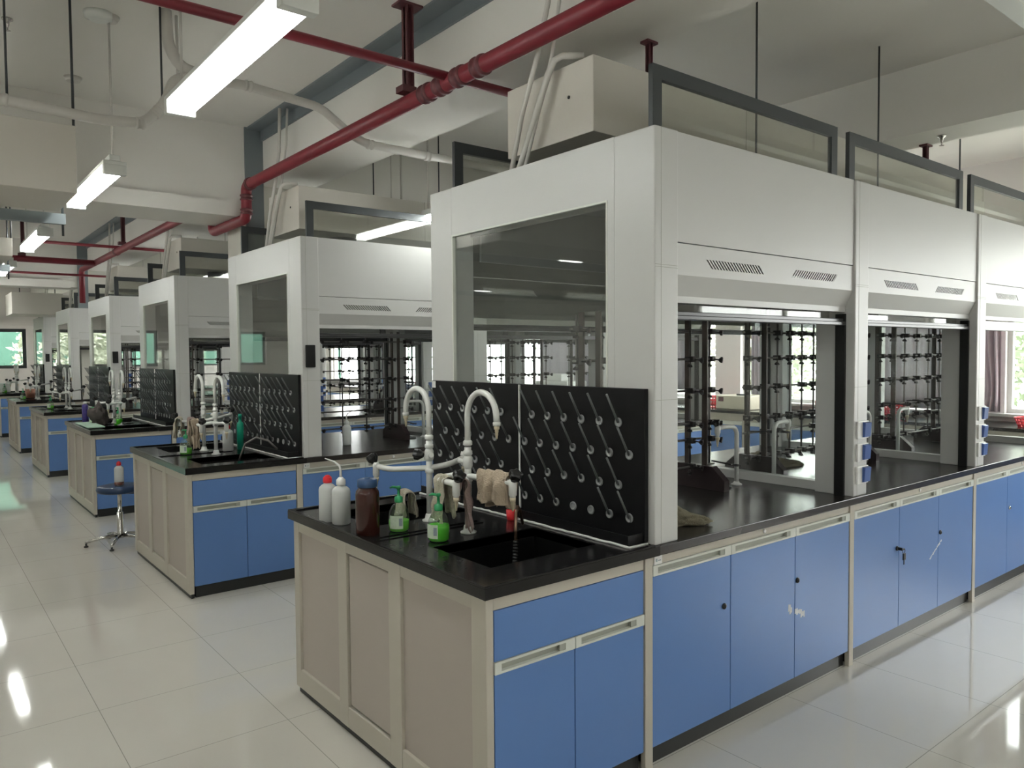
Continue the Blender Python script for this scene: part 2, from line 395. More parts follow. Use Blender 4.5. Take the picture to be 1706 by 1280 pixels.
def build_sink_cabinet():
    t = thing('sink_cabinet', 'cream sink cabinet with blue drawer and two blue doors on the nearest island', 'cabinet', (1.42, FY, 0), 'sink cabinets at the island ends')
    X1 = 2.17
    mb = MB()
    mb.box(1.445, X1, FY+.02, 3.42, .078, .10); mb.box(1.445, X1, 3.40, 3.44, .078, .826); mb.box(1.445, X1, FY+.02, FY+.03, .10, .826)
    mb.box(X1-.02, X1, FY+.02, 3.42, .1, .826)
    mb.box(1.436, X1-.022, FY+.002, FY+.02, .782, .826)
    mb.build('carcass', M_cream, t)
    MB().box(1.45, X1-.03, FY+.022, 3.40, 0, .078).build('plinth', M_plinth, t)
    # end panel: stiles, rails and three sunk fields
    mb = MB(); xe = 1.405
    for a, c in ((FY, 1.985), (2.44, 2.53), (2.885, 2.965), (3.375, 3.43)): mb.box(xe, xe+.03, a, c, .03, .826, .003)
    for a, c in ((1.985, 2.44), (2.53, 2.885), (2.965, 3.375)):
        mb.box(xe+.001, xe+.03, a, c, .03, .12, .003); mb.box(xe+.001, xe+.03, a, c, .775, .826, .003)
    mb.build('end_frame', M_cream, t)
    mb = MB().box(xe+.014, xe+.028, 1.985, 2.44, .12, .775).box(xe+.014, xe+.028, 2.965, 3.375, .12, .775)
    mb.box(xe+.009, xe+.026, 2.54, 2.875, .13, .765, .004)
    mb.build('end_panel', M_creamp, t)
    MB().box(xe+.012, 1.436, FY+.01, 3.42, 0, .03).build('plinth', M_plinth, t)
    d = MB().box(1.438, X1-.024, FY, FY+.018, .614, .779, .0015).build('drawer', M_blue, t)
    grip(t, 1.436, 1.79, .572, .612); grip(t, 1.79, X1-.022, .572, .612)
    door(t, 1.436, 1.79, .080, .570); door(t, 1.79, X1-.022, .080, .570)
    MB().box(X1-.018, X1+.024, FY-.004, FY+.02, 0, .826, .002).build('post', M_cream, t)
    return t
def build_bay_cabinet(i, x0, x1, locks):
    t = thing('base_cabinet', 'x', 'cabinet', (x0, FY, 0), 'blue base cabinets under the fume hoods')
    mb = MB(); xm = x1-.045
    mb.box(x0, xm, FY+.02, 3.42, .078, .10); mb.box(x0, xm, 3.40, 3.44, .078, .826); mb.box(x0, xm, FY+.02, FY+.03, .1, .826)
    mb.box(x0, x0+.015, FY+.03, 3.4, .1, .826); mb.box(xm-.015, xm, FY+.03, 3.4, .1, .826)
    mb.box(x0+.002, xm-.002, FY+.002, FY+.02, .795, .826); mb.box(x0+.002, xm-.002, FY+.006, FY+.02, .788, .793)
    mb.build('carcass', M_cream, t)
    MB().box(x0, xm, FY+.026, 3.38, 0, .078).build('plinth', M_plinth, t)
    w = (xm-x0)/3
    for k in range(3):
        door(t, x0+w*k, x0+w*(k+1), .080, .744, locks.get(k))
        grip(t, x0+w*k, x0+w*(k+1), .747, .787)
    MB().box(xm+.002, x1-.002, FY-.004, FY+.02, .0, .826, .002).build('post', M_cream, t)
    MB().lathe(((x0+xm)/2, FY+.004, .808), [(.010, 0), (.010, .006), (.006, .008)], 12, axis=(0, -1, 0)).build('screw_cover', M_white, t)
    if i == 0:
        pl = MB().box(x0+.01, x0+.055, FY-.002, FY+.004, .789, .824, .001).build('outlet_plate', M_white, t)
        MB().box(x0+.018, x0+.026, FY-.003, FY-.002, .80, .812).box(x0+.032, x0+.047, FY-.003, FY-.002, .802, .806).build('plate_print', M_label2, pl)
    return t
SC = build_sink_cabinet()
P1 = 2.195
BC = [build_bay_cabinet(0, 2.196, 3.731, {0: (2.646, .536, 'b'), 2: (3.208, .537, 'b')}),
      build_bay_cabinet(1, 3.731, 5.280, {0: (4.205, .520, 'b'), 2: (4.756, .524, 'b')}),
      build_bay_cabinet(2, 5.280, 6.945, {1: (5.86, .524, 'c')})]
cablab = ['blue cabinet with torn paper residue, next to the sink cabinet, %s', 'blue cabinet under the middle hood of the %s', 'blue cabinet at the window end of the %s']
for i, c in enumerate(BC): c['label'] = cablab[i] % ISL[0]
# paper residue and hanging key, only on the nearest island's doors
def residue(parent, pts, z0, w, name='paper_residue'):
    mb = MB(); rnd = random.Random(3)
    for (x, z), (x2, z2) in zip(pts, pts[1:]):
        k = max(2, int(math.hypot(x2-x, z2-z)/.012))
        for j in range(k):
            a = (j+.5)/k; cx, cz = x+(x2-x)*a, z+(z2-z)*a; hw = w*(.5+.7*rnd.random()); sh = w*.35*(rnd.random()-.5)
            mb.prism([(cx-.0062, cz-hw/2+sh), (cx+.0062, cz-hw/2+sh*1.3), (cx+.0052, cz+hw/2+sh), (cx-.0048, cz+hw/2*rnd.uniform(.8, 1.1)+sh)], FY-.0007, FY+.0004)
    return mb.build(name, M_residue, parent)
residue(BC[0], [(3.135, .425), (3.165, .395)], .4, .05); residue(BC[0], [(3.19, .395), (3.275, .36)], .4, .035)
residue(BC[1], [(4.62, .385), (4.78, .475)], .4, .012)
mb = MB().box(4.205-.002, 4.205+.002, FY-.03, FY-.008, .512, .528).tube(arc((4.235, FY-.025, .505), .014, 0, 6.28, (1, 0, 0), (0, 0, 1), 14), .0016, 6)
mb.box(4.225, 4.25, FY-.03, FY-.022, .455, .492, .003).box(4.234, 4.241, FY-.027, FY-.024, .43, .456).box(4.205, 4.235, FY-.029, FY-.024, .513, .52)
mb.build('key_bunch', M_blk, BC[1])

# ================================================================ fume hoods
YF, YB = 1.905, 3.462
PX = .137
def slotplate(x0, x1, za, zb, side):
    """lower fascia plate with two rows of slanted slots, leaning inward"""
    mb = MB(); zt, zs0, zs1 = za, 1.976, 1.940; T = .004
    yb = YF+.012 if side == 0 else YB-.012-T
    g = [(x0+.32*1, x0+.735), (x0+.946, x0+1.352)]
    def bx(a, c, z0_, z1_): mb.box(a, c, yb, yb+T, z0_, z1_)
    bx(x0+.139, x1-.002, zs0, zt); bx(x0+.139, x1-.002, 1.905, zs1); bx(x0+.139, x1-.002, zb, 1.905)
    for k, (a, c) in enumerate(g):
        sl = .038 if k == 0 else -.038; N = 19; st = (c-a-.038)/N
        lo = a+(sl if sl > 0 else 0); tp = a+(0 if sl > 0 else -sl)
        for j in range(N+1):
            tx = tp+st*j; bxx = lo+st*j
            if j < N+1: mb.prism([(bxx, zs1), (bxx+st*.46, zs1), (tx+st*.46, zs0), (tx, zs0)], yb+.0015, yb+.0027)
    def blk(p0, p1): mb.prism([(p0[0], zs1), (p1[0], zs1), (p1[1], zs0), (p0[1], zs0)], yb, yb+T)
    (a, c), (a2, c2) = g
    blk((x0+.139, x0+.139), (a+.038, a)); blk((c, c-.038), (a2, a2+.038)); blk((c2-.03, c2+.008), (x1-.002, x1-.002))
    def sh(v):
        d = max(0, 1.905-v.z)*.5
        return Vector((v.x, v.y+(d if side == 0 else -d), v.z))
    return mb, sh
def sash(t, x0, x1, y, front):
    z0, z1 = 1.80, 2.728; f = .055
    mb = MB()
    mb.box(x0, x1, y, y+.022, z1-f, z1); mb.box(x0, x0+f, y, y+.022, z0, z1-f); mb.box(x1-f, x1, y, y+.022, z0, z1-f)
    s_ = mb.build('sash_frame', M_frame, t)
    MB().box(x0+f-.005, x1-f+.005, y+.008, y+.013, z0-.035, z1-f+.005).build('sash_glass', G_sash, s_)
    mb = MB(); yo = y-.045 if front else y+.022
    mb.box(x0-.012, x1+.012, yo, yo+.045, 1.732, 1.750, .003); mb.box(x0-.012, x1+.012, yo+.012, yo+.045, 1.748, 1.766, .003)
    mb.build('sash_handle', M_bar, s_)
    return s_
def pillar(t, x, w=PX):
    MB().box(x, x+w, 3.262, YB, CT, H, .006).build('pillar', M_hood, t)
    o = MB().box(x, x+w, YF, 2.115, CT, H, .006).build('pillar', M_hood, t)
    mb = MB()
    for z in (1.418, 1.926, 1.935): mb.box(x+.003, x+w-.003, YF-.0006, YF+.001, z, z+.0022)
    mb.box(x+.055*0+.036, x+.0375, YF-.0006, YF+.001, CT, H)
    mb.build('pillar_seam', M_gripin, o)
    return o
def build_hood(i):
    x0 = BX[i]; x1 = x0+BW[i]; xi = x0+PX
    t = thing('fume_hood', 'x', 'fume hood', (x0, YF, CT), 'white walk-through fume hoods in rows')
    pillar(t, x0)
    if i == 2: pillar(t, x1, PX)
    # side wall: header above the glass, sill below, glass between
    mb = MB(); zt = 2.213 if i == 0 else 1.9
    a, c = (2.152, 3.282)
    mb.box(x0+.001, x0+.02, 2.115, 3.262, zt, H)
    if i == 0:
        mb.box(x0+.001, x0+.02, 2.115, a, CT, zt); mb.box(x0+.001, x0+.02, c, 3.262, CT, zt) if c < 3.262 else None
        mb.box(x0+.001, x0+.02, a, min(c, 3.262), CT, .93)
    else:
        MB().box(x0+.04, x0+.10, 2.115, 3.262, CT, .912, .003).build('sill', M_hood, t)
    mb.build('side_panel', M_hood, t)
    MB().box(x0+.118, x0+.134, 2.115, 3.262, zt, H-.02).build('inner_panel', M_hood, t)
    if i == 0:
        # window trim ring on the end face
        mb = MB()
        for q in ((a, a+.008, .93, zt), (3.254, 3.262, .93, zt)): mb.box(x0-.001, x0+.02, *q)
        mb.box(x0-.001, x0+.02, a, 3.262, zt-.008, zt)
        mb.build('window_trim', M_grip, t)
    MB().box(x0+(.012 if i == 0 else .066), x0+(.017 if i == 0 else .072), 2.115 if i else a, 3.262, .93 if i == 0 else .912, zt).build('side_glass', G_end, t)
    if i == 2:
        MB().box(x1+.04, x1+.10, 2.115, 3.262, CT, .912).build('sill', M_hood, t)
        MB().box(x1+.11, x1+.13, 2.115, 3.262, 2.2, H).build('side_panel', M_hood, t)
        MB().box(x1+.066, x1+.072, 2.115, 3.262, .912, 2.2).build('side_glass', G_end, t)
    # fascias
    for side in (0, 1):
        y = YF+.010 if side == 0 else YB-.030
        MB().box(xi+.002, x1-.002, y, y+.02, 2.032, H).build('upper_fascia', M_hood, t)
        mb, sh = slotplate(x0, x1, 2.028, 1.825, side); mb.build('slotted_fascia', M_hood, t, shear=sh)
        yl = YF+.050 if side == 0 else YB-.050-.02
        MB().prism([(yl, 1.826), (yl+.02, 1.826), (yl+.02, 1.80), (yl, 1.80)], xi+.002, x1-.002, 'x').build('fascia_lip', M_hood, t)
        ys = YF+.085 if side == 0 else YB-.085-.022
        sash(t, xi-.05 if i == 0 else xi-.045, x1-.028, ys, side == 0)
        # sash tracks, black, on both pillar sides
        for xx in (xi+.001, x1-.016):
            yy = YF+.045 if side == 0 else YB-.095
            MB().box(xx, xx+.015, yy, yy+.05, CT, 1.79).build('sash_track', M_blk, t)
    # inner lining below the roof and the roof
    mb = MB().box(xi+.001, x1-.001, 2.06, 3.31, H-.035, H-.012)
    mb.box(xi+.05, x1-.05, 2.10, 2.115, 2.09, H-.03); mb.box(xi+.05, x1-.05, 3.26, 3.275, 2.09, H-.03)
    mb.build('roof_liner', M_hoodin, t)
    if i:   # three outlets on the pillar front
        for k, z in enumerate((1.2, 1.085, .97)):
            o = MB().box(x0+.02, x0+.13, YF-.012, YF, z-.045, z+.045, .003).build('outlet_box', M_white, t)
            MB().prism([(YF-.028, z+.036), (YF-.012, z+.040), (YF-.012, z-.038), (YF-.023, z-.036)], x0+.066, x0+.128, 'x').build('outlet_flap', M_bluesock, o)
    return t
HD = [build_hood(i) for i in range(3)]
hoodlab = ['white fume hood with glazed end window, sink end of the %s', 'white fume hood in the middle of the %s', 'white fume hood at the window end of the %s']
for i, h in enumerate(HD): h['label'] = hoodlab[i] % ISL[0]

# long exhaust duct on the hood tops
def build_duct():
    t = thing('exhaust_duct', 'long cream exhaust duct box on top of the hoods of the nearest island', 'duct', (2.44, 2.46, 2.6), 'cream ducts lying along the hood tops')
    MB().box(2.44, 6.9, 2.46, 3.08, 2.60, 2.94, .004).build('duct_box', M_duct, t)
    for x in (2.95, 4.45, 6.0):
        MB().lathe((x, 2.77, H-.012), [(.16, 0), (.16, .02), (.13, .03), (.13, .165)], 20).build('duct_collar', M_blk, t)
    MB().lathe((2.4405, 2.62, 2.79), [(.008, 0), (.008, .004), (.003, .006)], 10, axis=(-1, 0, 0)).build('duct_plug', M_blk, t)
    MB().box(3.6, 3.604, 2.458, 2.462, 2.6, 2.94).build('duct_seam', M_gripin, t)
    return t
DU = build_duct()
# conduits leaning from the hood roof to the beam
def conduit(pts, r, label, grp='thin conduits rising from the hood tops'):
    o = MB().tube(pts, r, 10).build('conduit', M_pipe); o.location = (0, 0, 0)
    return tag(o, label, 'pipe', grp)
CO = [(conduit([(2.36, 2.97, H-.01), (2.37, 2.88, 2.76), (2.38, 2.77, 3.02), (2.385, 2.70, 3.24), (2.39, 2.68, 3.58)], .013, 'x'), 'pale conduit leaning leftmost against the duct end of the %s'),
      (conduit([(2.36, 2.92, H-.01), (2.38, 2.70, 2.90), (2.38, 2.655, 2.955), (2.40, 2.62, 2.97), (2.47, 2.55, 2.965)], .016, 'x'), 'pale conduit that hooks over the duct top of the %s'),
      (conduit([(2.365, 2.88, H-.01), (2.385, 2.75, 2.8), (2.40, 2.69, 3.0), (2.43, 2.66, 3.30), (2.44, 2.65, 3.58)], .009, 'x'), 'thinnest straight conduit reaching the ceiling, %s')]

# ================================================================ pegboards
def build_pegboard(j):
    y0 = 1.935 if j == 0 else 2.692; y1 = y0+.745 if j == 0 else 3.43
    t = thing('drying_pegboard', 'x', 'drying rack', (2.205, y0, CT), 'black drying pegboards on the hood ends')
    MB().box(2.188, 2.208, y0, y1, CT+.012, 1.463, .003).build('board', M_pboard, t)
    mp = None; ys1 = [y0+.136+.106*k for k in range(6)]; ys2 = [y0+.079+.1065*k for k in range(6+(j == 0))]
    rows = [(1.327, ys1), (1.203, ys2), (1.079, ys1), (.955, ys2)]
    rnd = random.Random(j+2); me_d = None; me_r = None
    for r_, (z, ys) in enumerate(rows):
        for y in ys:
            if y > y1-.02: continue
            bare = r_ == 3 and rnd.random() < .35
            if me_d is None:
                d = MB().lathe((2.188, y, z), [(.019, 0), (.0185, .004), (.014, .006), (.012, .003), (.006, .003)], 18, axis=(-1, 0, 0)).build('peg_socket', M_pegd, t)
                r = MB().tube([(2.184, y, z), (2.120, y, z+.114)], [.0048, .0042], 8).build('peg', M_peg, d)
                me_d, me_r, b0 = d, r, (y, z)
            else:
                d = me_d.copy(); COL.objects.link(d); d.parent = t; d.location = me_d.location+Vector((0, y-b0[0], z-b0[1]))
                if not bare:
                    r = me_r.copy(); COL.objects.link(r); r.parent = d
    return t
PB = [build_pegboard(0), build_pegboard(1)]
MB().box(2.184, 2.1875, 3.395, 3.425, 1.425, 1.46).build('corner_sticker', M_white, PB[1])
MB().box(2.180, 2.187, 2.683, 2.690, CT+.03, 1.46).build('edge_strip', M_caulk, PB[0])
pblab = ['right-hand black pegboard of grey pegs above the sinks, %s', 'left-hand black pegboard of grey pegs above the sinks, %s']
for i, p_ in enumerate(PB): p_['label'] = pblab[i] % ISL[0]
def build_tray():
    t = thing('drip_tray', 'black drip tray edged with white sealant below the pegboards, nearest island', 'drip tray', (2.12, 1.93, CT), 'drip trays below the pegboards')
    mb = MB().box(2.105, 2.187, 1.945, 3.42, CT, CT+.012); mb.box(2.105, 2.112, 1.945, 3.42, CT+.012, CT+.045)
    mb.box(2.145, 2.151, 1.945, 3.42, CT+.012, CT+.03); mb.box(2.112, 2.187, 1.945, 1.951, CT+.012, CT+.045)
    mb.build('tray', M_pboard, t)
    rnd = random.Random(1); pts = []; y = 3.42
    while y > 1.935: pts.append((2.100+rnd.uniform(-.0025, .0025), y, CT+.004+rnd.uniform(-.001, .002))); y -= .03
    pts += [(2.102, 1.935, CT+.004), (2.15, 1.935, CT+.004), (2.2, 1.932, CT+.004)]
    MB().tube(pts, .0055, 6).build('sealant', M_caulk, t)
    return t
TR = build_tray()

# ================================================================ faucets
def knob(mb, c, ax, r=.021, L=.04):
    c = Vector(c); A = Vector(ax).normalized()
    u = A.orthogonal().normalized(); w = A.cross(u); rings = []
    for rr, h in ((r*.5, 0), (r*.8, L*.25), (r*1.15, L*.5), (r*1.15, L*.9), (r*.8, L)):
        rings.append([mb.bm.verts.new(c+A*h+(u*math.cos(t_)+w*math.sin(t_))*rr*(1+(.16*math.cos(t_*5) if h > 0 else 0))) for t_ in [2*math.pi*k/30 for k in range(30)]])
    for P, Q in zip(rings, rings[1:]):
        for k in range(30): mb.bm.faces.new((P[k], P[(k+1) % 30], Q[(k+1) % 30], Q[k]))
    mb.bm.faces.new(rings[0][::-1]); mb.bm.faces.new(rings[-1])
def nozzle(t, p):
    p = Vector(p)
    MB().lathe(p-Vector((0, 0, .052)), [(.0035, 0), (.0045, .012), (.006, .013), (.006, .024), (.0075, .025), (.0075, .036), (.011, .037), (.012, .052)], 14).build('serrated_nozzle', M_noz, t)
def build_faucet(y, side, arms, x=1.79, label='x'):
    """side: -1 the gooseneck leans to -y, +1 to +y; arms: list of (bend points, has knob)"""
    t = thing('triple_lab_faucet', label, 'faucet', (x, y, CT), 'white triple outlet lab faucets')
    mb = MB()
    mb.lathe((x, y, CT), [(.033, 0), (.034, .006), (.022, .012), (.019, .03), (.0155, .034)], 24)
    mb.tube([(x, y, CT+.02), (x, y, CT+.215), (x, y, 1.22)], .0145, 16)
    for z0_ in (1.075, 1.185, 1.225): mb.lathe((x, y, z0_), [(.0145, 0), (.019, .004), (.019, .018), (.0145, .022)], 20)
    mb.lathe((x, y, 1.13), [(.0145, 0), (.020, .012), (.020, .045), (.015, .055)], 20)
    mb.build('riser', M_pvc, t)
    r = .098
    pts = [Vector((x, y, 1.24)), Vector((x, y, 1.34))]+arc((x, y+side*r, 1.350), r, math.pi, .12, (0, side, 0), (0, 0, 1), 16)
    e = pts[-1]; pts.append(e+Vector((0, side*.002, -.03)))
    mb = MB().tube(pts, .0125, 16); mb.lathe(pts[-1]-Vector((0, 0, .012)), [(.0145, 0), (.0155, .012), (.0135, .016)], 18)
    mb.build('gooseneck', M_pvc, t)
    nozzle(t, pts[-1]-Vector((0, 0, .010)))
    # valve stub of the gooseneck
    kd = Vector((-.35, -side*1.0, .15))
    MB().tube([(x, y, 1.155), Vector((x, y, 1.155))+kd.normalized()*.045], .011, 12).build('valve_stub', M_pvc, t)
    if side > 0:
        mb = MB(); knob(mb, Vector((x, y, 1.150))+Vector((-.45, .8, .12)).normalized()*.03, (-.45, .8, .12), .020, .045); mb.build('valve_knob', M_blk, t)
    for arm in arms:
        pts = [Vector((x, y, 1.10))]+[Vector(p) for p in arm]
        # smooth the arm
        sm = []
        for a_, b_, c_, d_ in zip([pts[0]]+pts, pts, pts[1:], pts[2:]+[pts[-1]]):
            for k in range(6):
                q = k/6; sm.append(.5*((2*b_)+(-a_+c_)*q+(2*a_-5*b_+4*c_-d_)*q*q+(-a_+3*b_-3*c_+d_)*q**3))
        sm.append(pts[-1])
        mb = MB().tube(sm, .0125, 14); e = sm[-1]
        mb.lathe(e-Vector((0, 0, .055)), [(.010, 0), (.012, .008), (.0155, .012), (.0155, .06), (.012, .072)], 18)
        mb.build('side_arm', M_pvc, t)
        d = (sm[-1]-sm[-3]).normalized(); mb = MB(); knob(mb, e+Vector((0, 0, .012))+d*.004, (d.x*.6, d.y*.6, .75), .021, .045); mb.build('valve_knob', M_blk, t)
        nozzle(t, e-Vector((0, 0, .052)))
    return t
FA = [build_faucet(2.541, -1, [[(1.782, 2.42, 1.105), (1.775, 2.30, 1.115), (1.765, 2.215, 1.112)], [(1.775, 2.60, 1.098), (1.735, 2.645, 1.088), (1.68, 2.60, 1.09), (1.66, 2.50, 1.095), (1.655, 2.43, 1.095)]]),
      build_faucet(2.837, 1, [[(1.74, 2.93, 1.09), (1.69, 3.01, 1.085), (1.655, 3.075, 1.095)], [(1.84, 2.80, 1.11), (1.90, 2.80, 1.12), (1.98, 2.84, 1.13), (2.02, 2.90, 1.13)]])]
falab = ['white gooseneck faucet over the near basin of the %s', 'white gooseneck faucet over the rear basin of the %s']
for i, f_ in enumerate(FA): f_['label'] = falab[i] % ISL[0]

# ================================================================ bottles, soap, cloths
def wash_bottle(c, capmat, spout, label, r=.035, level=None, name='wash_bottle', nz_dir=(-.6, .8)):
    t = thing(name, label, 'bottle', c); z = c[2]
    MB().lathe(c, [(r*.85, 0), (r, .006), (r, .142), (r*.93, .153), (r*.66, .163), (r*.42, .168), (r*.42, .178)], 28).build('body', M_wash, t)
    mb = MB().lathe((c[0], c[1], z+.172), [(r*.50, 0), (r*.52, .004), (r*.50, .022), (r*.3, .030), (.008, .034)], 20)
    mb.build('cap', capmat, t)
    if spout:
        d = Vector((nz_dir[0], nz_dir[1], 0)).normalized(); b0 = Vector((c[0], c[1], z+.2))
        MB().tube([b0, b0+Vector((0, 0, .04)), b0+d*.006+Vector((0, 0, .055)), b0+d*.03+Vector((0, 0, .072)), b0+d*.075+Vector((0, 0, .086))], [.006, .005, .005, .004, .0025], 10).build('spout', M_white, t)
    else:
        mb = MB().box(c[0]-.006, c[0]+.006, c[1]-.024, c[1]-.008, z+.185, z+.197, .002); mb.build('spout', capmat, t)
    return t
wash_bottle((1.443, 3.132, CT), M_redcap, False, 'milky squeeze bottle with bright red cap on the nearest worktop corner', r=.039)
wash_bottle((1.463, 3.040, CT), M_white, True, 'milky wash bottle with white bent spout beside the red-capped one', r=.040)
t = thing('amber_bottle', 'tall brown plastic bottle with dark blue screw cap near the sinks', 'bottle', (1.462, 2.795, CT))
MB().lathe((1.462, 2.795, CT), [(.046, 0), (.049, .006), (.049, .165), (.046, .180), (.037, .190), (.036, .2)], 32).build('body', M_amber, t)
MB().lathe((1.462, 2.795, CT+.196), [(.040, 0), (.041, .003), (.040, .030), (.034, .033), (.012, .033), (.012, .038), (.008, .039)], 28).build('screw_cap', M_bluecap, t)
def soap(c, label, liq, h, rot=0):
    t = thing('soap_dispenser', label, 'soap bottle', c, 'clear pump bottles of green soap'); x, y, z = c
    MB().lathe(c, [(.036, 0), (.043, .008), (.044, .05), (.040, .085), (.030, .105), (.018, .118), (.015, .122), (.015, .13)], 28).build('body', G_bottle, t)
    MB().lathe((x, y, z+.003), [(.034, 0), (.0405, .007), (.0420, min(.05, h)), (.041, h)], 28).build('liquid', liq, t)
    mb = MB().lathe((x, y, z+.122), [(.017, 0), (.018, .004), (.017, .022), (.009, .026), (.006, .03), (.0055, .055), (.010, .056), (.010, .066), (.006, .068)], 18)
    mb.tube([(x, y, z+.183), (x-.012, y+.028, z+.184), (x-.015, y+.042, z+.178)], [.006, .005, .004], 10)
    mb.build('pump', M_pump, t)
    for a0, a1, zz0, zz1, mt_, nm in ((R(185+rot), R(262+rot), .018, .072, M_label, 'label_sheet'), (R(240+rot), R(258+rot), .03, .062, M_label2, 'barcode_patch')):
        bm_ = MB(); k = 8; rr = .0447 if mt_ is M_label else .0452; P = []
        for q in range(k+1):
            a = a0+(a1-a0)*q/k; P.append((x+rr*math.cos(a), y+rr*math.sin(a)))
        for p, q in zip(P, P[1:]): bm_.quad((*p, z+zz0), (*q, z+zz0), (*q, z+zz1), (*p, z+zz1))
        bm_.build(nm, mt_, t, recalc=False)
    return t
SO = [soap((1.587, 2.757, CT), 'green pump soap bottle with pale label, behind the brown bottle', M_soap, .045),
      soap((1.622, 2.507, CT), 'brighter green pump soap bottle on the edge of the near basin', M_soap2, .062, -30)]

def cloth(name, label, c, u, w, lenA, lenB, mt, seed, fold=.010, taper=.15, cat='cloth', rb=.020):
    """cloth hung over a bar through c with direction u; falls lenA on one side and lenB on the other"""
    c = Vector(c); u = Vector(u).normalized(); v = Vector((-u.y, u.x, 0)).normalized(); bm = bmesh.new(); NU, NV = 22, 40; rnd = random.Random(seed); grid = []
    tot = lenA+lenB+math.pi*rb
    for j in range(NV+1):
        s_ = tot*j/NV; row = []
        for i in range(NU+1):
            a = i/NU-.5
            if s_ < lenA: off, z, d = rb, -(lenA-s_), (lenA-s_)
            elif s_ < lenA+math.pi*rb:
                th = (s_-lenA)/rb; off, z, d = rb*math.cos(th), rb*math.sin(th), 0
            else: d = s_-lenA-math.pi*rb; off, z = -rb, -d
            k = 1 - taper*min(1, d/.1)
            ph = seed*1.7; f_ = fold*(.35+min(1, d/.05))
            nn = noise.noise(Vector((a*5+seed, s_*22, seed*.3)))+1.1*noise.noise(Vector((a*2.6+seed*2, s_*9+a*4, seed)))
            wob = f_*(math.sin(a*15+ph+s_*9)*.6+math.sin(a*27+ph*2)*.35)+nn*.011
            p = c+u*(a*w*k+noise.noise(Vector((s_*14, a*3, seed)))*.010)+v*(off+(wob+d*.06 if off >= 0 else wob-d*.06))+Vector((0, 0, z+nn*.009-abs(a)**2*.02+(.030*noise.noise(Vector((a*4, seed, 2)))*min(1, d/.06))))
            row.append(bm.verts.new(p))
        grid.append(row)
    for j in range(NV):
        for i in range(NU):
            f = bm.faces.new((grid[j][i], grid[j][i+1], grid[j+1][i+1], grid[j+1][i])); f.smooth = True
    me = bpy.data.meshes.new(name); bm.to_mesh(me); bm.free(); me.materials.append(mt)
    o = bpy.data.objects.new(name, me); COL.objects.link(o)
    md = o.modifiers.new('thick', 'SOLIDIFY'); md.thickness = .003; md.offset = 0
    return tag(o, label, cat)
CL = [cloth('rag', 'crumpled tan rag draped over the right arm of the near-basin faucet', (1.772, 2.335, 1.128), (0, 1, -.05), .185, .10, .12, M_cloth, 3, .020, .02),
      cloth('work_glove', 'ivory knit glove hanging straight down from the faucet beside the near basin', (1.675, 2.548, 1.098), (.1, 1, 0), .098, .165, .14, M_cloth2, 5, .006, .12, 'glove'),
      cloth('rag', 'thin pinkish rag hanging behind the faucet riser of the near basin', (1.72, 2.49, 1.09), (.2, .9, 0), .06, .06, .19, M_cloth3, 8, .008, .1),
      cloth('rag', 'yellowish rag bunched behind the soap bottle by the rear basin', (1.80, 2.952, .975), (.2, 1, 0), .10, .10, .09, M_cloth2, 12, .012, -.25)]
CL[3].location = (-.06, 0, 0)
# flexible tube with brush hanging in the near basin, red cup beside it
t = thing('rubber_hose', 'metal tube with striped hose hanging into the near basin', 'hose', (1.83, 2.33, CT))
MB().tube([(1.96, 2.395, .90), (1.93, 2.375, .965), (1.905, 2.36, .985), (1.885, 2.345, .965), (1.87, 2.33, .92), (1.862, 2.32, .86)], .0065, 10).build('metal_tube', M_copper, t)
mb = MB()
for k in range(9): mb.tube([(1.862-.004*k, 2.32-.004*k, .86-.0115*k), (1.8585-.004*k, 2.3165-.004*k, .8505-.0115*k)], .011, 12)
mb.build('ribbed_hose', M_blk, t)
MB().tube([(1.828, 2.285, .757), (1.82, 2.277, .725)], .0085, 10).build('pink_tip', mat('dusty_pink', (.35, .14, .12), .5), t)
t = thing('red_cup', 'small red plastic cup on the worktop by the sealant line', 'cup', (2.075, 2.62, CT))
MB().lathe((2.078, 2.62, CT), [(.018, 0), (.020, .004), (.023, .045), (.020, .045), (.018, .008)], 20).build('cup', M_redcap, t)
# splash of water on the wet rim
mb = MB(); rnd = random.Random(5)
for k in range(26):
    x, y = rnd.uniform(1.425, 1.53), rnd.uniform(2.12, 2.6); r_ = rnd.uniform(.003, .010)
    mb.lathe((x, y, CT), [(r_, 0), (r_*.8, .0012), (r_*.3, .0018)], 10)
tag(mb.build('water_drops', mat('water_bead', (.02, .02, .02), .03, spec=1)), 'scattered water drops by the near basin', 'water', kind='stuff')

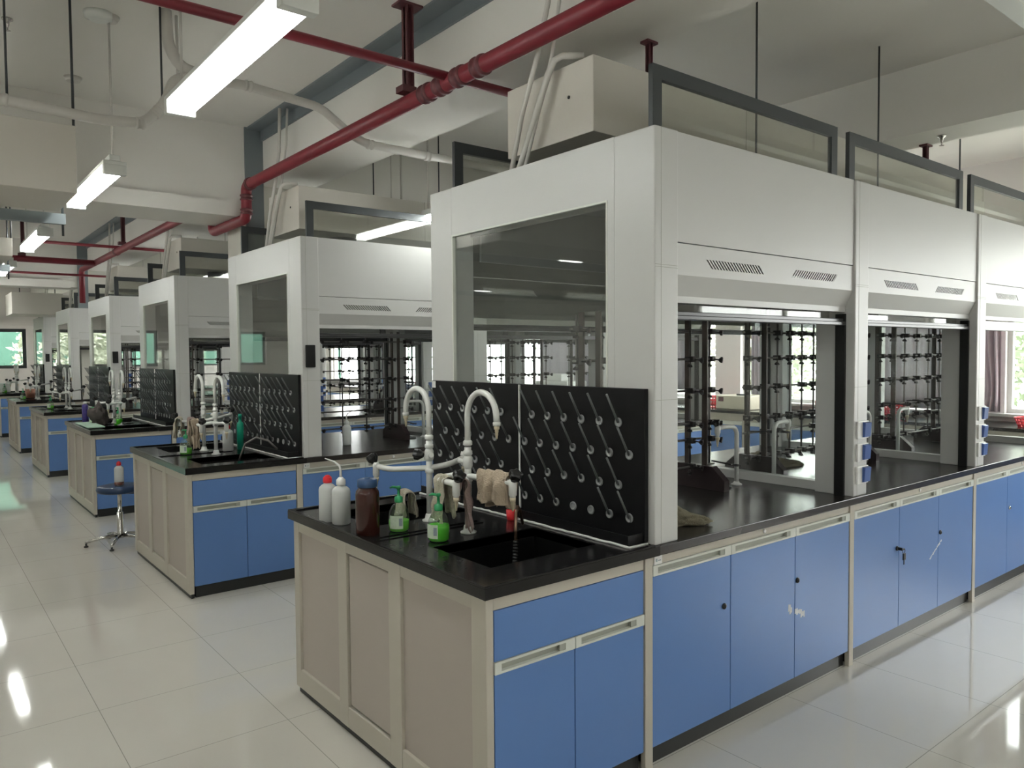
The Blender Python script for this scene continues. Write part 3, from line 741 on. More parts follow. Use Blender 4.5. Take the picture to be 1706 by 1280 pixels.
# ================================================================ inside the hoods: lattice stands, bench taps, gloves
def build_stand(x0, span, label, nv, seed, Yc=2.61):
    t = thing('lattice_stand', label, 'lab stand', (x0, Yc, CT), 'clamp lattices standing in the fume hoods'); rnd = random.Random(seed)
    for x in (x0, x0+span):
        mb = MB().prism([(Yc-.20, CT+.0), (Yc+.20, CT), (Yc+.20, CT+.055), (Yc+.12, CT+.125), (Yc-.12, CT+.125), (Yc-.20, CT+.055)], x-.022, x+.022, 'x')
        mb.build('foot', M_foot, t)
        for dy in (-.058, .058):
            MB().box(x-.006, x+.006, Yc+dy-.017, Yc+dy+.017, CT+.12, 1.80, .002).build('upright', M_rust, t)
    zs = [.985, 1.125, 1.215, 1.395, 1.565, 1.715]
    for k, z in enumerate(zs):
        yy = Yc+(.0 if k % 2 else -.02)
        MB().tube([(x0-.13, yy, z), (x0+span+.13, yy, z+rnd.uniform(-.004, .004))], .0062, 8).build('cross_rod', M_steel, t)
    xs = [x0+.07+(span-.14)*k/(nv-1) for k in range(nv)]+[x0-.10, x0+span+.10]
    for x in xs:
        MB().tube([(x, Yc-.012, .935 if rnd.random() < .5 else 1.0), (x, Yc-.012, 1.78)], .0058, 8).build('upright_rod', M_steel, t)
    proto = None
    for x in xs:
        for z in zs:
            if rnd.random() < .2: continue
            if proto is None:
                mb = MB().box(x-.014, x+.014, Yc-.042, Yc+.010, z-.015, z+.015, .002)
                mb.tube([(x, Yc-.03, z), (x+.018, Yc-.062, z-.006)], .004, 6); knob(mb, (x+.018, Yc-.060, z-.006), (.45, -.8, -.1), .013, .022)
                mb.tube([(x, Yc-.01, z), (x, Yc-.01, z-.03)], .004, 6); knob(mb, (x, Yc-.01, z-.026), (0, .1, -1), .012, .018)
                proto = mb.build('boss_clamp', M_clamp, t); base = (x, z)
            else:
                c = proto.copy(); COL.objects.link(c); c.parent = t
                c.location = proto.location+Vector((x-base[0], 0, z-base[1]))
                if len(kids_cache) < 0: pass
    # a few long-armed grips pointing off the lattice
    for k in range(4):
        x = rnd.choice(xs); z = rnd.choice(zs[:3])+.015; a = rnd.uniform(-.6, .6)
        mb = MB().tube([(x, Yc-.03, z), (x+.16*math.sin(a), Yc-.03-.16*math.cos(a), z)], .0045, 8)
        e = Vector((x+.16*math.sin(a), Yc-.03-.16*math.cos(a), z)); d = Vector((math.sin(a), -math.cos(a), 0)); q = Vector((d.y, -d.x, 0))
        for s_ in (-1, 1): mb.tube([e, e+d*.02+q*s_*.018, e+d*.045+q*s_*.020, e+d*.06+q*s_*.006], .0035, 6)
        mb.build('claw_clamp', M_clamp, t)
    return t
kids_cache = []
stlab = ['lattice of rods and clamps in the hood nearest the sinks, %s', 'lattice of rods and clamps in the middle hood, %s', 'lattice of rods and clamps in the hood nearest the window, %s']
ST = [build_stand(2.56, .81, stlab[0] % ISL[0], 4, 1), build_stand(3.93, 1.10, stlab[1] % ISL[0], 8, 2), build_stand(5.55, .95, stlab[2] % ISL[0], 5, 3)]
def build_tap(x, y, d, label):
    t = thing('bench_tap', label, 'tap', (x, y, CT), 'white bench taps inside the fume hoods')
    r = .05
    mb = MB().lathe((x, y, CT), [(.030, 0), (.030, .006), (.018, .012), (.014, .02)], 20)
    mb.tube([(x, y, CT+.01), (x, y, 1.13)]+arc((x+d*r, y, 1.14), r, math.pi, math.pi/2, (d, 0, 0), (0, 0, 1), 8)+[(x+d*.10, y+.005, 1.192), (x+d*.16, y+.01, 1.188)], .0125, 14)
    mb.lathe((x+d*.16, y+.01, 1.135), [(.008, 0), (.012, .02), (.016, .03), (.016, .066), (.010, .07)], 16)
    mb.build('spout', M_pvc, t)
    mb = MB(); knob(mb, (x+d*.165, y+.01, 1.20), (d*.4, 0, .9), .018, .034); mb.build('tap_knob', M_blk, t)
    nozzle(t, (x+d*.16, y+.01, 1.14))
    return t
def drain_cup(x, y, label):
    mb = MB().lathe((x, y, CT), [(.07, 0), (.07, .006), (.058, .007), (.05, .002), (.01, .002)], 24)
    for v in mb.bm.verts: v.co.y = y+(v.co.y-y)*1.6
    return tag(mb.build('drip_cup', M_basin), label, 'drain cup', 'oval drip cups beside the bench taps')
TP = []
for i, h in enumerate(HD):
    nm = ['nearest the sinks', 'in the middle', 'nearest the window'][i]
    TP.append((build_tap(BX[i]+1.375, 2.50, -1, 'x'), 'white bench tap at the window side of the hood %s, %%s' % nm))
    if i: TP.append((build_tap(BX[i]+.145+.02, 2.46, -1 if False else 1, 'x'), 'white bench tap at the sink side of the hood %s, %%s' % nm))
    TP.append((drain_cup(BX[i]+1.24, 2.56, 'x'), 'black oval drip cup beside the tap in the hood %s, %%s' % nm))
for t_, l_ in TP: t_['label'] = l_ % ISL[0]
def heap(name, label, c, sx_, sy_, sz_, mt, seed, rot=0, cat='glove'):
    bm = bmesh.new(); bmesh.ops.create_icosphere(bm, subdivisions=4, radius=1)
    for v in bm.verts:
        p = v.co.copy(); nn = noise.noise(p*1.6+Vector((seed, 0, 0)))*.45+noise.noise(p*4+Vector((0, seed, 0)))*.22+abs(noise.noise(p*8))*.14
        p *= 1+nn; tp = 1-.45*max(0, p.x)
        q = Vector((p.x*sx_, p.y*sy_*tp, max(0, p.z*.9+.55)*sz_*(1-.35*max(0, p.x))))
        v.co = Vector((q.x*math.cos(rot)-q.y*math.sin(rot), q.x*math.sin(rot)+q.y*math.cos(rot), q.z))+Vector(c)
    for f in bm.faces: f.smooth = True
    me = bpy.data.meshes.new(name); bm.to_mesh(me); bm.free(); me.materials.append(mt)
    o = bpy.data.objects.new(name, me); COL.objects.link(o); return tag(o, label, cat)
heap('work_glove', 'crumpled olive glove lying just inside the first hood behind its corner pillar', (2.545, 2.09, CT), .13, .055, .05, M_glove, 4, R(-40))
heap('work_glove', 'flattened olive glove in the middle hood beside the stand foot', (4.40, 2.72, CT), .14, .06, .035, M_glove, 9, R(-30))
heap('work_glove', 'small olive glove lying far back in the middle hood', (4.62, 3.05, CT), .10, .05, .03, M_glove, 11, R(20))
heap('work_glove', 'pale green glove in the last hood by the stand foot', (5.66, 2.86, CT), .15, .06, .04, mat('pale_olive_knit', (.33, .36, .22), .95, bump=.6, bscale=200, var=.2, vscale=20), 14, R(-35))

# ================================================================ copies for the other islands
wtl = ['black epoxy worktop of the %s']
for k in range(1, 6):
    off = (0, PY*k, 0); nm = ISL[k]
    copy_tree(WT, off, 'black epoxy worktop with two basins on the %s' % nm)
    copy_tree(SC, off, 'cream sink cabinet with blue doors, end of the %s' % nm)
    for i, c in enumerate(BC):
        if k >= 4 and i == 2: pass
        copy_tree(c, off, cablab[i].replace(' with torn paper residue', '') % nm, skip=('paper_residue', 'key_bunch'))
    hs = [copy_tree(h, off, hoodlab[i] % nm) for i, h in enumerate(HD)]
    copy_tree(DU, off, 'long cream exhaust duct box on top of the hoods of the %s' % nm)
    for o, l in CO: c = copy_tree(o, off, l % nm)
    for i, p_ in enumerate(PB): copy_tree(p_, off, pblab[i] % nm, skip=('corner_sticker',))
    copy_tree(TR, off, 'black drip tray with white sealant below the pegboards, %s' % nm)
    for i, f_ in enumerate(FA): copy_tree(f_, off, falab[i] % nm)
    for i, s_ in enumerate(ST):
        if k > 2 and i > 0: continue
        copy_tree(s_, off, stlab[i] % nm)
    for t_, l_ in TP:
        if k <= 2: copy_tree(t_, off, l_ % nm)
    if k in (1, 3, 5):
        MB().box(2.232, 2.306, YF+off[1]-.014, YF+off[1]-.001, 1.515, 1.678, .006).build('control_panel', M_blk, hs[0])
for o, l in CO: o['label'] = l % ISL[0]

# small things on the second and further worktops
Y2 = PY
o = copy_tree(SO[0], (.03, Y2-.06, 0), 'vivid green pump soap bottle under the rags on the second island')
o['label'] = 'vivid green pump soap bottle under the rags on the second island'
CL2 = [cloth('work_glove', 'ivory knit glove draped over the left arm of the second island faucet', (1.66, 3.03+Y2, 1.105), (.4, 1, 0), .12, .14, .13, M_cloth2, 21, .010, -.1, 'glove'),
       cloth('rag', 'brown rag hanging next to the ivory glove on the second island', (1.72, 2.90+Y2, 1.105), (.5, 1, 0), .07, .17, .18, M_cloth3, 22, .008, -.2),
       cloth('work_glove', 'beige glove hanging over the middle arm on the second island', (1.67, 2.66+Y2, 1.112), (1, .2, 0), .07, .18, .2, M_cloth, 23, .008, .1, 'glove')]
wash_bottle((1.93, 2.70+Y2, CT), M_redcap, False, 'white squeeze bottle with red cap behind the second island faucets', r=.04)
t = thing('teal_bottle', 'teal bottle hanging near the pegboard of the second island', 'bottle', (2.04, 2.72+Y2, CT))
MB().lathe((2.04, 2.74+Y2, CT), [(.026, 0), (.026, .20), (.018, .215), (.012, .22), (.012, .25), (.015, .25), (.015, .28)], 18).build('body', M_teal, t)
t = thing('drain_hose', 'short grey hose looping out of the drip tray into the second island basin', 'hose', (2.05, 2.3+Y2, CT))
MB().tube([(2.14, 2.23+Y2, CT+.04), (2.10, 2.30+Y2, CT+.10), (2.03, 2.36+Y2, CT+.125), (1.96, 2.40+Y2, CT+.08), (1.93, 2.42+Y2, CT-.01), (1.92, 2.43+Y2, CT-.05)], .008, 10).build('hose', M_steel, t)
w_ = wash_bottle((2.80, 2.42+Y2, CT), M_white, True, 'slim milky wash bottle standing inside the first hood of the second island', r=.036, nz_dir=(1, -.4))
Y3 = 2*PY
o = copy_tree(SO[0], (0, Y3+.1, 0), 'pale green soap bottle beside the dark flask on the third island')
o = copy_tree(SO[1], (.15, Y3+.05, 0), 'pale green soap bottle behind the hose on the third island')
t = thing('purple_can', 'slim bottle with purple label at the edge of the third island', 'bottle', (1.56, 3.2+Y3, CT))
MB().lathe((1.56, 3.2+Y3, CT), [(.03, 0), (.032, .004), (.032, .19), (.02, .205)], 20).build('body', M_purple, t)
MB().lathe((1.56, 3.2+Y3, CT+.2), [(.02, 0), (.02, .03), (.008, .035)], 16).build('cap', M_white, t)
heap('rag', 'dark wet rag hanging in a lump by the third island faucet', (1.62, 2.72+Y3, CT), .09, .08, .15, mat('dark_wet_rag', (.09, .075, .07), .9, bump=.5, var=.3), 31, cat='cloth')
t = thing('folded_towel', 'pale green towel folded flat on the third island corner', 'towel', (1.5, 2.5+Y3, CT))
MB().box(1.42, 1.58, 2.20+Y3, 2.95+Y3, CT+.009, CT+.022, .005).build('towel', mat('mint_towel', (.45, .62, .5), .9, bump=.5, bscale=200, var=.1), t)
for k, nm in ((3, 'fourth'), (4, 'fifth'), (5, 'farthest')):
    copy_tree(SO[0], (0, PY*k+.02*k, 0), 'green soap bottle beside the basin of the %s island' % nm)
t = thing('pink_bucket', 'dusty orange container beyond the faucets on the fifth island', 'container', (1.75, 3.1+PY*4, CT))
MB().lathe((1.75, 3.35+PY*4, CT), [(.07, 0), (.085, .16), (.08, .16), (.066, .01)], 20).build('tub', mat('dusty_orange', (.55, .26, .18), .5), t)
t = thing('small_oven', 'pale grey bench instrument on the farthest worktop', 'instrument', (1.6, 3.0+PY*5, CT))
MB().box(1.45, 1.7, 2.9+PY*5, 3.3+PY*5, CT+.01, CT+.2, .01).build('case', M_white, t)
MB().box(1.447, 1.45, 2.95+PY*5, 3.15+PY*5, CT+.03, CT+.16, .001).build('front_screen', M_gripin, t)

# ================================================================ stool with bottle
sxx, syy = 1.385, 7.15
t = thing('lab_stool', 'round dark blue stool on a chrome five-star foot behind the second island', 'stool', (sxx, syy, 0))
MB().lathe((sxx, syy, .475), [(.15, -.03), (.172, -.022), (.178, .0), (.17, .022), (.14, .03), (.02, .03)], 36).build('seat', M_seat, t)
MB().lathe((sxx, syy, .05), [(.030, 0), (.030, .02), (.026, .03), (.026, .22), (.017, .225), (.017, .39), (.06, .395), (.06, .40)], 24).build('gas_column', M_chrome, t)
for k in range(5):
    a = R(100+72*k); c, s_ = math.cos(a), math.sin(a)
    l = MB().tube([(sxx+.02*c, syy+.02*s_, .075), (sxx+.15*c, syy+.15*s_, .062), (sxx+.27*c, syy+.27*s_, .040)], [.018, .015, .011], 12).build('leg', M_chrome, t)
    MB().lathe((sxx+.26*c, syy+.26*s_, 0), [(.018, 0), (.018, .01), (.008, .014), (.008, .035)], 14).build('glide', M_blk, l)
MB().tube([(sxx+.03, syy-.01, .43), (sxx+.16, syy-.06, .425), (sxx+.19, syy-.07, .41)], .006, 8).build('height_lever', M_blk, t)
t = wash_bottle((sxx-.005, syy-.03, .505), M_redcap, False, 'milky squeeze bottle with red cap and brown dregs on the blue stool', r=.037)
MB().lathe((sxx-.005, syy-.03, .507), [(.033, 0), (.0372, .004), (.0373, .03)], 24).build('dregs', mat('brown_dregs', (.16, .05, .03), .4), t)

# ================================================================ pipes
def elbow_pts(pts, r):
    pts = [Vector(p) for p in pts]; out = [pts[0]]
    for a, b_, c in zip(pts, pts[1:], pts[2:]):
        d1 = (a-b_).normalized(); d2 = (c-b_).normalized(); q = min(r, (a-b_).length*.45, (c-b_).length*.45)
        for k in range(7):
            s_ = k/6; out.append((1-s_)**2*(b_+d1*q)+2*s_*(1-s_)*b_+s_**2*(b_+d2*q))
    out.append(pts[-1]); return out
def coupling(mb, p, ax, r, L):
    mb.lathe(Vector(p)-Vector(ax)*L/2, [(r*.95, 0), (r*1.18, .004), (r*1.22, L*.25), (r*1.05, L*.3), (r*1.05, L*.7), (r*1.22, L*.75), (r*1.18, L-.004), (r*.95, L)], 20, axis=ax)
t = thing('fire_main_pipe', 'thick red fire pipe running the length of the room under the big beam', 'pipe', (2.3, 4, 3.05))
r_ = .044
MB().tube(elbow_pts([(2.30, -4.95, 3.05), (2.30, 6.50, 3.05), (2.30, 6.50, 2.775), (2.30, 7.42, 2.775), (2.30, 7.42, 3.05), (2.30, 14.3, 3.05), (2.30, 14.3, 2.5)], .07), r_, 18).build('pipe', M_red, t)
M_oxide = mat('oxide_coupling', (.13, .035, .04), .5, var=.4, vscale=30)
for p_, a_, l_ in [((2.30, y, 3.05), (0, 1, 0), .085) for y in (3.12, 3.30, 3.47, 3.62, 8.2, 11.6)]+[((2.30, 6.40, 3.05), (0, 1, 0), .05), ((2.30, 6.50, 2.95), (0, 0, 1), .05), ((2.30, 6.50, 2.83), (0, 0, 1), .05)]:
    mb = MB(); coupling(mb, p_, a_, r_, l_); mb.build('coupling', M_oxide, t)
def branch(y, x0, x1, z, r, label):
    return tag(MB().tube([(x0, y, z), (x1, y, z)], r, 12).build('fire_branch_pipe', M_red), label, 'pipe', 'red branch pipes crossing the main')
branch(3.385, -4.9, 3.9, 3.07, .024, 'slim red branch pipe crossing under the ceiling behind the brightest lamp')
branch(11.5, 1.2, 4.2, 3.10, .02, 'slim red branch pipe beyond the cross beam, ending right')
branch(13.0, -4.9, 2.27, 3.03, .045, 'thick red branch pipe meeting the main at the far end')
branch(14.0, .8, 3.1, 2.93, .018, 'thinnest red branch pipe, lowest and farthest')
def post(x, y, z0, z1, label, k=1):
    t = thing('pipe_hanger', label, 'pipe hanger', (x, y, z0), 'maroon steel pipe hangers')
    MB().box(x-.022*k, x+.022*k, y-.008*k, y+.008*k, z0, z1).box(x-.022*k, x-.014*k, y-.03*k, y+.03*k, z0, z1).box(x+.014*k, x+.022*k, y-.03*k, y+.03*k, z0, z1).build('channel', M_maroon, t)
    MB().box(x-.075*k, x+.075*k, y-.05*k, y+.05*k, z1-.012, z1).build('top_plate', M_maroon, t)
    MB().box(x-.06*k, x+.03*k, y-.04*k, y+.04*k, z0-.006, z0+.03).build('shoe', M_maroon, t)
    return t
post(2.30, 3.82, 3.105, 3.60, 'maroon steel hanger holding the main pipe above the nearest sinks')
post(2.90, 2.535, 2.94, 3.13, 'small maroon T-shaped hanger above the end of the nearest duct', .5)
post(5.97, 2.53, 2.94, 3.13, 'small maroon T-shaped hanger over the last hood of the nearest island', .6)
post(2.30, 11.2, 3.105, 3.60, 'maroon steel hanger where pipes cross beyond the cross beam')
post(1.35, 13.0, 3.08, 3.60, 'maroon steel hanger on the far thick branch pipe')
t = thing('drain_pipe', 'pale jointed drain pipe winding across the room behind the brightest lamp', 'pipe', (1, 4.7, 3))
MB().tube(elbow_pts([(-4.9, 4.7, 3.0), (.411, 4.7, 2.925), (.862, 4.7, 2.905), (1.09, 4.7, 2.925), (1.205, 4.7, 3.06), (1.26, 4.7, 3.22), (1.658, 4.7, 3.262), (2.16, 4.7, 3.222), (2.401, 4.7, 3.07), (2.50, 4.7, 3.04), (5.5, 4.7, 3.02)], .06), .028, 14).build('pipe', M_pipe, t)
for p, a in (((.42, 4.7, 2.925), (1, 0, -.05)), ((1.07, 4.7, 2.922), (1, 0, .05)), ((1.16, 4.7, 3.0), (.6, 0, .75)), ((2.98, 4.7, 3.032), (1, 0, 0)), ((1.69, 4.7, 3.26), (1, 0, -.05)), ((2.52, 4.7, 3.04), (1, 0, 0))):
    mb = MB(); coupling(mb, p, Vector(a).normalized(), .028, .05); mb.build('coupling', M_pipe, t)
t = thing('trap_pipe', 'pale curved trap pipe dropping from the ceiling to the drain pipe', 'pipe', (1.23, 4.72, 3.6))
MB().tube(elbow_pts([(1.225, 4.72, 3.6), (1.235, 4.72, 3.40), (1.30, 4.72, 3.29), (1.48, 4.70, 3.262)], .12), .033, 14).build('pipe', M_pipe, t)
def rod(x, y, z0, z1, label, r=.006, mt=M_frame, base=False):
    mb = MB().tube([(x, y, z0), (x, y, z1)], r, 8)
    if base: mb.box(x-.02, x+.02, y-.02, y+.02, z1-.006, z1)
    return tag(mb.build('threaded_rod', mt), label, 'hanger rod', 'thin rods hanging from the ceiling')
rod(.441, 4.7, 2.95, 3.6, 'dark thin rod holding the drain pipe at the left edge')
rod(1.19, 4.7, 3.03, 3.6, 'dark thin rod holding the drain pipe elbow beside the brightest lamp')
rod(1.295, 4.76, 3.25, 3.6, 'pale thin rod beside the curved trap pipe', .009, M_pipe)
rod(3.667, 2.44, 2.6, 3.6, 'dark thin rod dropping onto the nearest duct behind the first sash glass')
rod(5.05, 2.44, 2.6, 3.6, 'dark thin rod dropping onto the nearest duct behind the second sash glass')
rod(6.35, 2.44, 2.6, 3.6, 'dark thin rod at the window end of the nearest duct')
rod(3.09, 2.44+PY, 2.94, 3.6, 'dark thin rod above the second duct, left of the pair')
rod(3.74, 2.44+PY, 2.94, 3.6, 'dark thin rod above the second duct beside the nearest hood corner')
rod(3.45, 2.60+PY, 2.94, 3.6, 'pale slim tube above the second duct between two dark rods', .010, M_pipe)

# hanging supply ducts left of the aisle with their trapezes
for k in range(2):
    y0 = 4.76+PY*k; nm = ['nearer', 'farther'][k]
    t = thing('supply_duct', '%s cream supply duct hanging at the upper left' % nm, 'duct', (.3, y0, 2.5), 'cream ducts hanging on trapezes')
    MB().box(-4.5, .757, y0, y0+.67, 2.5, 2.865 if k == 0 else 2.66, .004).build('duct_box', M_duct, t)
    tr = thing('duct_trapeze', 'grey channel trapeze carrying the %s supply duct' % nm, 'bracket', (.3, y0+.60, 2.45), 'trapezes under the supply ducts')
    MB().box(-4.6, .80, y0+.70, y0+.74, 2.43, 2.495).build('channel', M_strip, tr)
    MB().tube([(.785, y0+.72, 2.36), (.785, y0+.72, 2.93 if k == 0 else 3.598)], .007, 8).build('rod', M_frame, tr)
    MB().tube([(.75, y0+.02, 2.865 if k == 0 else 2.66), (.75, y0+.02, 3.598)], .007, 8).build('rod', M_frame, t)
t = thing('bulkhead_box', 'cream boxed duct below the far cross beam above the aisle', 'duct', (2.0, 17.0, 2.43))
MB().box(1.56, 2.40, 17.0, 18.15, 2.43, 2.84, .004).build('duct_box', M_duct, t)
for x in (1.7, 2.28): MB().tube([(x, 17.1, 2.84), (x, 17.1, 3.598)], .008, 8).build('rod', M_frame, t)
t = thing('cable_trunk', 'pale cable trunking crossing the top right ceiling', 'trunking', (6, 1.12, 2.9))
MB().box(2.2, 9.05, 1.09, 1.17, 2.93, 2.99, .004).build('trunk', M_lampw, t)
for x in (2.3, 5.0, 8.0): MB().tube([(x, 1.13, 2.99), (x, 1.13, 3.598)], .006, 8).build('rod', M_frame, t)
def sprinkler(x, y, z, label):
    return tag(MB().lathe((x, y, z-.07), [(.018, 0), (.004, .004), (.006, .02), (.010, .03), (.012, .05), (.03, .062), (.03, .07)], 14).build('sprinkler_head', M_chrome), label, 'sprinkler', 'sprinkler heads')
sprinkler(.52, 5.4, 3.6, 'small sprinkler head on the ceiling above the left drain pipe')
sprinkler(4.2, 1.75, 3.6, 'small sprinkler head at the top right of the ceiling')
sprinkler(5.8, 2.35, 3.13, 'small sprinkler head under the second long beam')
t = thing('smoke_detector', 'round pale smoke detector on the ceiling by the lamp rod', 'detector', (.93, 5.0, 3.6))
MB().lathe((.93, 5.0, 3.56), [(.05, 0), (.075, .012), (.08, .04)], 28).build('case', M_lampw, t)

# ================================================================ window-side bench and things on it
def wall_cab(k, y0, y1):
    t = thing('wall_cabinet', 'blue-doored bench cabinet, %s counted from the near end of the window wall' % ['first', 'second', 'third', 'fourth', 'fifth', 'sixth', 'seventh', 'eighth', 'ninth', 'tenth', 'eleventh', 'twelfth', 'thirteenth'][k], 'cabinet', (8.33, y0, 0), 'bench cabinets along the window wall')
    MB().box(8.35, 9.05, y0+.002, y1-.002, .07, .81).build('carcass', M_cream, t)
    MB().box(8.40, 9.05, y0, y1, 0, .07).build('plinth', M_plinth, t)
    n_ = 3; w = (y1-y0-.08)/n_
    for j in range(n_):
        a = y0+.04+w*j
        MB().box(8.332, 8.35, a+.004, a+w-.004, .08, .66, .002).build('door', M_blue, t)
        MB().box(8.332, 8.35, a+.004, a+w-.004, .665, .71, .002).build('grip_strip', M_grip, t)
    return t
for k in range(13): wall_cab(k, -1.5+1.8*k, .3+1.8*k)
t = thing('wall_worktop', 'dark worktop running the whole length under the windows', 'worktop', (8.3, 10, .83))
MB().box(8.29, 9.07, -1.55, 21.95, .812, .848, .003).build('slab', M_top, t)
def basket(x, y, label, mt, r=.15, h=.15):
    t = thing('plastic_basket', label, 'basket', (x, y, .848))
    mb = MB()
    pr = [(r*.82, 0), (r*.84, .012), (r*.84, .012)]
    mb.lathe((x, y, .848), [(r*.8, 0), (r*.82, .01), (r*.8, .01)], 20)
    for k in range(24):
        a = 2*math.pi*k/24; c, s_ = math.cos(a), math.sin(a)
        mb.tube([(x+r*.81*c, y+r*.81*s_, .85), (x+r*c, y+r*s_, .848+h)], .007, 6)
    for zz, q in ((.05, .88), (.1, .94), (.15, 1.0)):
        pts = [(x+r*q*math.cos(2*math.pi*k/24), y+r*q*math.sin(2*math.pi*k/24), .848+h*zz/.15) for k in range(25)]
        mb.tube(pts, .008, 6)
    mb.build('basket_body', mt, t); return t
basket(8.62, 6.42, 'red plastic basket against the wall pier, seen through the first hood', M_redbask)
basket(8.55, 2.55, 'red plastic basket on the window ledge side seen right of the last hood pillar', M_redbask, .19, .09)
basket(8.66, 3.98, 'red plastic basket on the window bench beside the green one', M_redbask)
basket(8.66, 4.36, 'green plastic basket between two red baskets on the window bench', M_grnbask, .17, .14)
basket(8.66, 4.78, 'red plastic basket left of the green basket on the window bench', M_redbask, .12)
basket(8.6, 5.45, 'small red tub by the bright window seen past the first lattice', M_redbask, .08, .13)
basket(8.6, 13.9, 'red plastic basket far along the window bench', M_redbask, .14)
t = thing('cream_instrument', 'cream bench instrument box with a small brown label beside the red basket', 'instrument', (8.7, 6.0, .848))
MB().box(8.45, 8.95, 5.72, 6.22, .85, 1.03, .01).build('case', mat('cream_case', (.66, .62, .50), .45), t)
MB().box(8.447, 8.45, 6.10, 6.18, .95, 1.01).build('brown_label', M_maroon, t)
MB().box(8.52, 8.62, 5.78, 5.95, 1.03, 1.055, .004).build('lid_clip', M_chrome, t)
t = thing('white_device', 'white stepped instrument with blue base seen through the end window', 'instrument', (8.6, 9.5, .848))
MB().box(8.45, 8.9, 9.15, 9.95, .92, 1.14, .02).box(8.5, 8.8, 9.35, 9.75, 1.14, 1.26, .02).build('case', M_white, t)
MB().box(8.42, 8.9, 9.1, 10.0, .85, .92, .02).build('base', M_bluecap, t)
for i, (y, h_) in enumerate(((11.2, .2), (11.5, .26), (7.9, .2))):
    t = thing('white_jar', 'white plastic jar on the window bench, %s' % ['shorter of the far pair', 'taller of the far pair', 'standing alone before the white device'][i], 'jar', (8.6, y, .848))
    MB().lathe((8.6, y, .85), [(.08, 0), (.085, .01), (.085, h_*.75), (.05, h_*.85), (.05, h_)], 20).build('jar', M_wash, t)
t = thing('blue_crate', 'blue crate on the window bench seen through the second island hood', 'crate', (8.6, 15.6, .85))
MB().box(8.4, 8.8, 15.4, 15.9, .85, 1.02, .01).build('crate', mat('blue_crate_plastic', (.05, .2, .6), .4), t)
# curtains
def curtain(x, y0, y1, z0, z1, mt, label, pinch=0):
    bm = bmesh.new(); NU = 60; NV = 14; rows = []
    for j in range(NV+1):
        z = z0+(z1-z0)*j/NV; row = []; q = 1-pinch*math.exp(-((z-z0-.25)/.35)**2)
        for i in range(NU+1):
            u = i/NU; row.append(bm.verts.new((x+.035*math.sin(u*NU*.62)*(.6+.4*math.sin(u*9)), y0+(y1-y0)*(u*q if pinch >= 0 else 1-(1-u)*q), z)))
        rows.append(row)
    for j in range(NV):
        for i in range(NU):
            f = bm.faces.new((rows[j][i], rows[j][i+1], rows[j+1][i+1], rows[j+1][i])); f.smooth = True
    me = bpy.data.meshes.new('curtain'); bm.to_mesh(me); bm.free(); me.materials.append(mt)
    o = bpy.data.objects.new('curtain', me); COL.objects.link(o)
    md = o.modifiers.new('thick', 'SOLIDIFY'); md.thickness = .004
    return tag(o, label, 'curtain', 'curtains along the window wall')
curtain(8.98, 3.02, 3.42, .95, 2.85, M_curtp, 'pale pink curtain gathered at the left side of the nearest window', .35)
curtain(8.98, 3.50, 4.45, .95, 2.85, M_curt, 'lilac grey curtain behind the red and green baskets')
curtain(8.98, 5.74, 6.02, .95, 2.85, M_curt, 'lilac grey curtain right of the bare wall pier')
curtain(8.98, 7.05, 7.75, 1.05, 2.85, M_curt, 'lilac grey curtain left of the bare wall pier', .2)
curtain(8.98, 8.9, 10.4, .95, 2.85, M_curt, 'wide lilac grey curtain behind the white device')
curtain(8.98, 12.5, 13.4, .95, 2.85, M_curt, 'lilac grey curtain far along, before the far red basket')
curtain(8.98, 16.2, 17.0, .95, 2.85, M_curt, 'lilac grey curtain next to the blue crate')
struct('trim_10', MB().tube([(8.98, -1.5, 2.87), (8.98, 21, 2.87)], .015, 8), M_white)

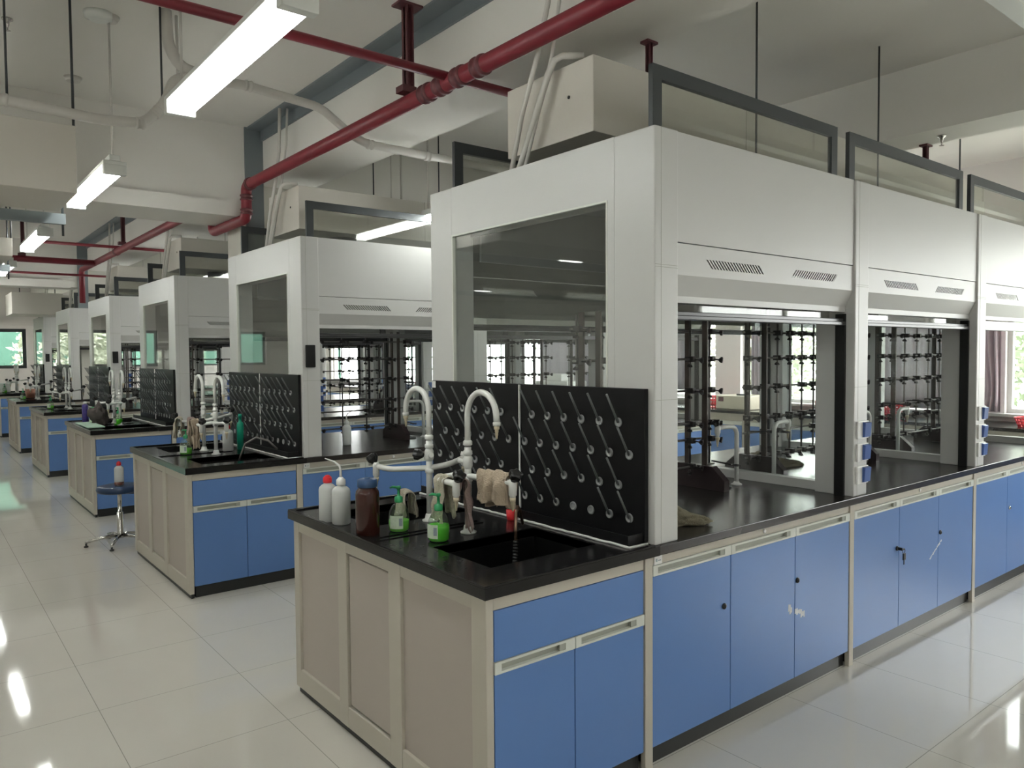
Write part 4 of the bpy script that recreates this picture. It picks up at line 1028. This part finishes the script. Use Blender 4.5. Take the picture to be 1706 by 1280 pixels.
# ================================================================ outside
tag(MB().box(-40, 60, -30, 80, -1.2, -1.0).build('ground', M_ground), kind='structure')
def tree(x, y, h_, r_, label, mt, seed):
    t = thing('leafy_tree', label, 'tree', (x, y, -1), 'trees outside the windows'); rnd = random.Random(seed)
    MB().tube([(x, y, -1), (x+.1, y, h_*.4), (x, y+.1, h_*.75)], [.16, .12, .05], 8).build('trunk', M_bark, t)
    bm = bmesh.new()
    for k in range(4200):
        while True:
            p = Vector([rnd.uniform(-1, 1) for _ in range(3)])
            if .35 < p.length < 1: break
        p *= 1+.35*noise.noise(p*2.2+Vector((seed, 0, 0)))
        c = Vector((x, y, h_*.58-.3))+Vector((p.x*r_, p.y*r_, p.z*h_*.5)); s_ = rnd.uniform(.06, .13)
        a = Vector([rnd.gauss(0, 1) for _ in range(3)]).normalized(); b_ = a.orthogonal().normalized()
        bm.faces.new([bm.verts.new(c+a*s_), bm.verts.new(c+b_*s_*.5), bm.verts.new(c-a*s_), bm.verts.new(c-b_*s_*.5)])
    me = bpy.data.meshes.new('crown'); bm.to_mesh(me); bm.free(); me.materials.append(mt)
    o = bpy.data.objects.new('crown', me); COL.objects.link(o); o.parent = t; o.location = -t.location
for i, (x, y, h_, r_, l, mt_) in enumerate(((13.0, 1.6, 4.5, 1.7, 'light green tree filling the nearest window', M_leaf2), (14.5, 5.6, 4.5, 1.7, 'dark green tree outside behind the grey curtains', M_leaf),
        (14.5, 9.8, 4.5, 1.7, 'pale green tree outside, level with the second island', M_leaf2), (15, 14.8, 4.5, 1.9, 'green tree outside, far along the window wall', M_leaf),
        (.2, 25.6, 4.0, 1.1, 'green tree outside the far windows, left of the net', M_leaf2), (3.4, 25.8, 3.8, 1.0, 'green tree outside the far windows, before the net', M_leaf2))):
    tree(x, y, h_, r_, l, mt_, i+1)
t = thing('netted_scaffold', 'building scaffold wrapped in green safety net outside the far windows', 'scaffold', (2, 29, -1))
bm = MB(); NU = 60
for i in range(NU):
    a, c = -10+24*i/NU, -10+24*(i+1)/NU
    ya, yc = 29+.12*math.sin(a*3), 29+.12*math.sin(c*3)
    bm.quad((a, ya, -1), (c, yc, -1), (c, yc, 6), (a, ya, 6)); bm.quad((a, ya+.02, -1), (a, ya+.02, 6), (c, yc+.02, 6), (c, yc+.02, -1))
bm.build('net', M_net, t, recalc=False)
mb = MB()
for x in range(-10, 15, 2): mb.tube([(x, 29.3, -1), (x, 29.3, 6.2)], .03, 8)
for z in (1, 2.8, 4.6): mb.tube([(-10, 29.3, z), (14, 29.3, z)], .03, 8)
mb.build('scaffold_poles', M_steel, t)
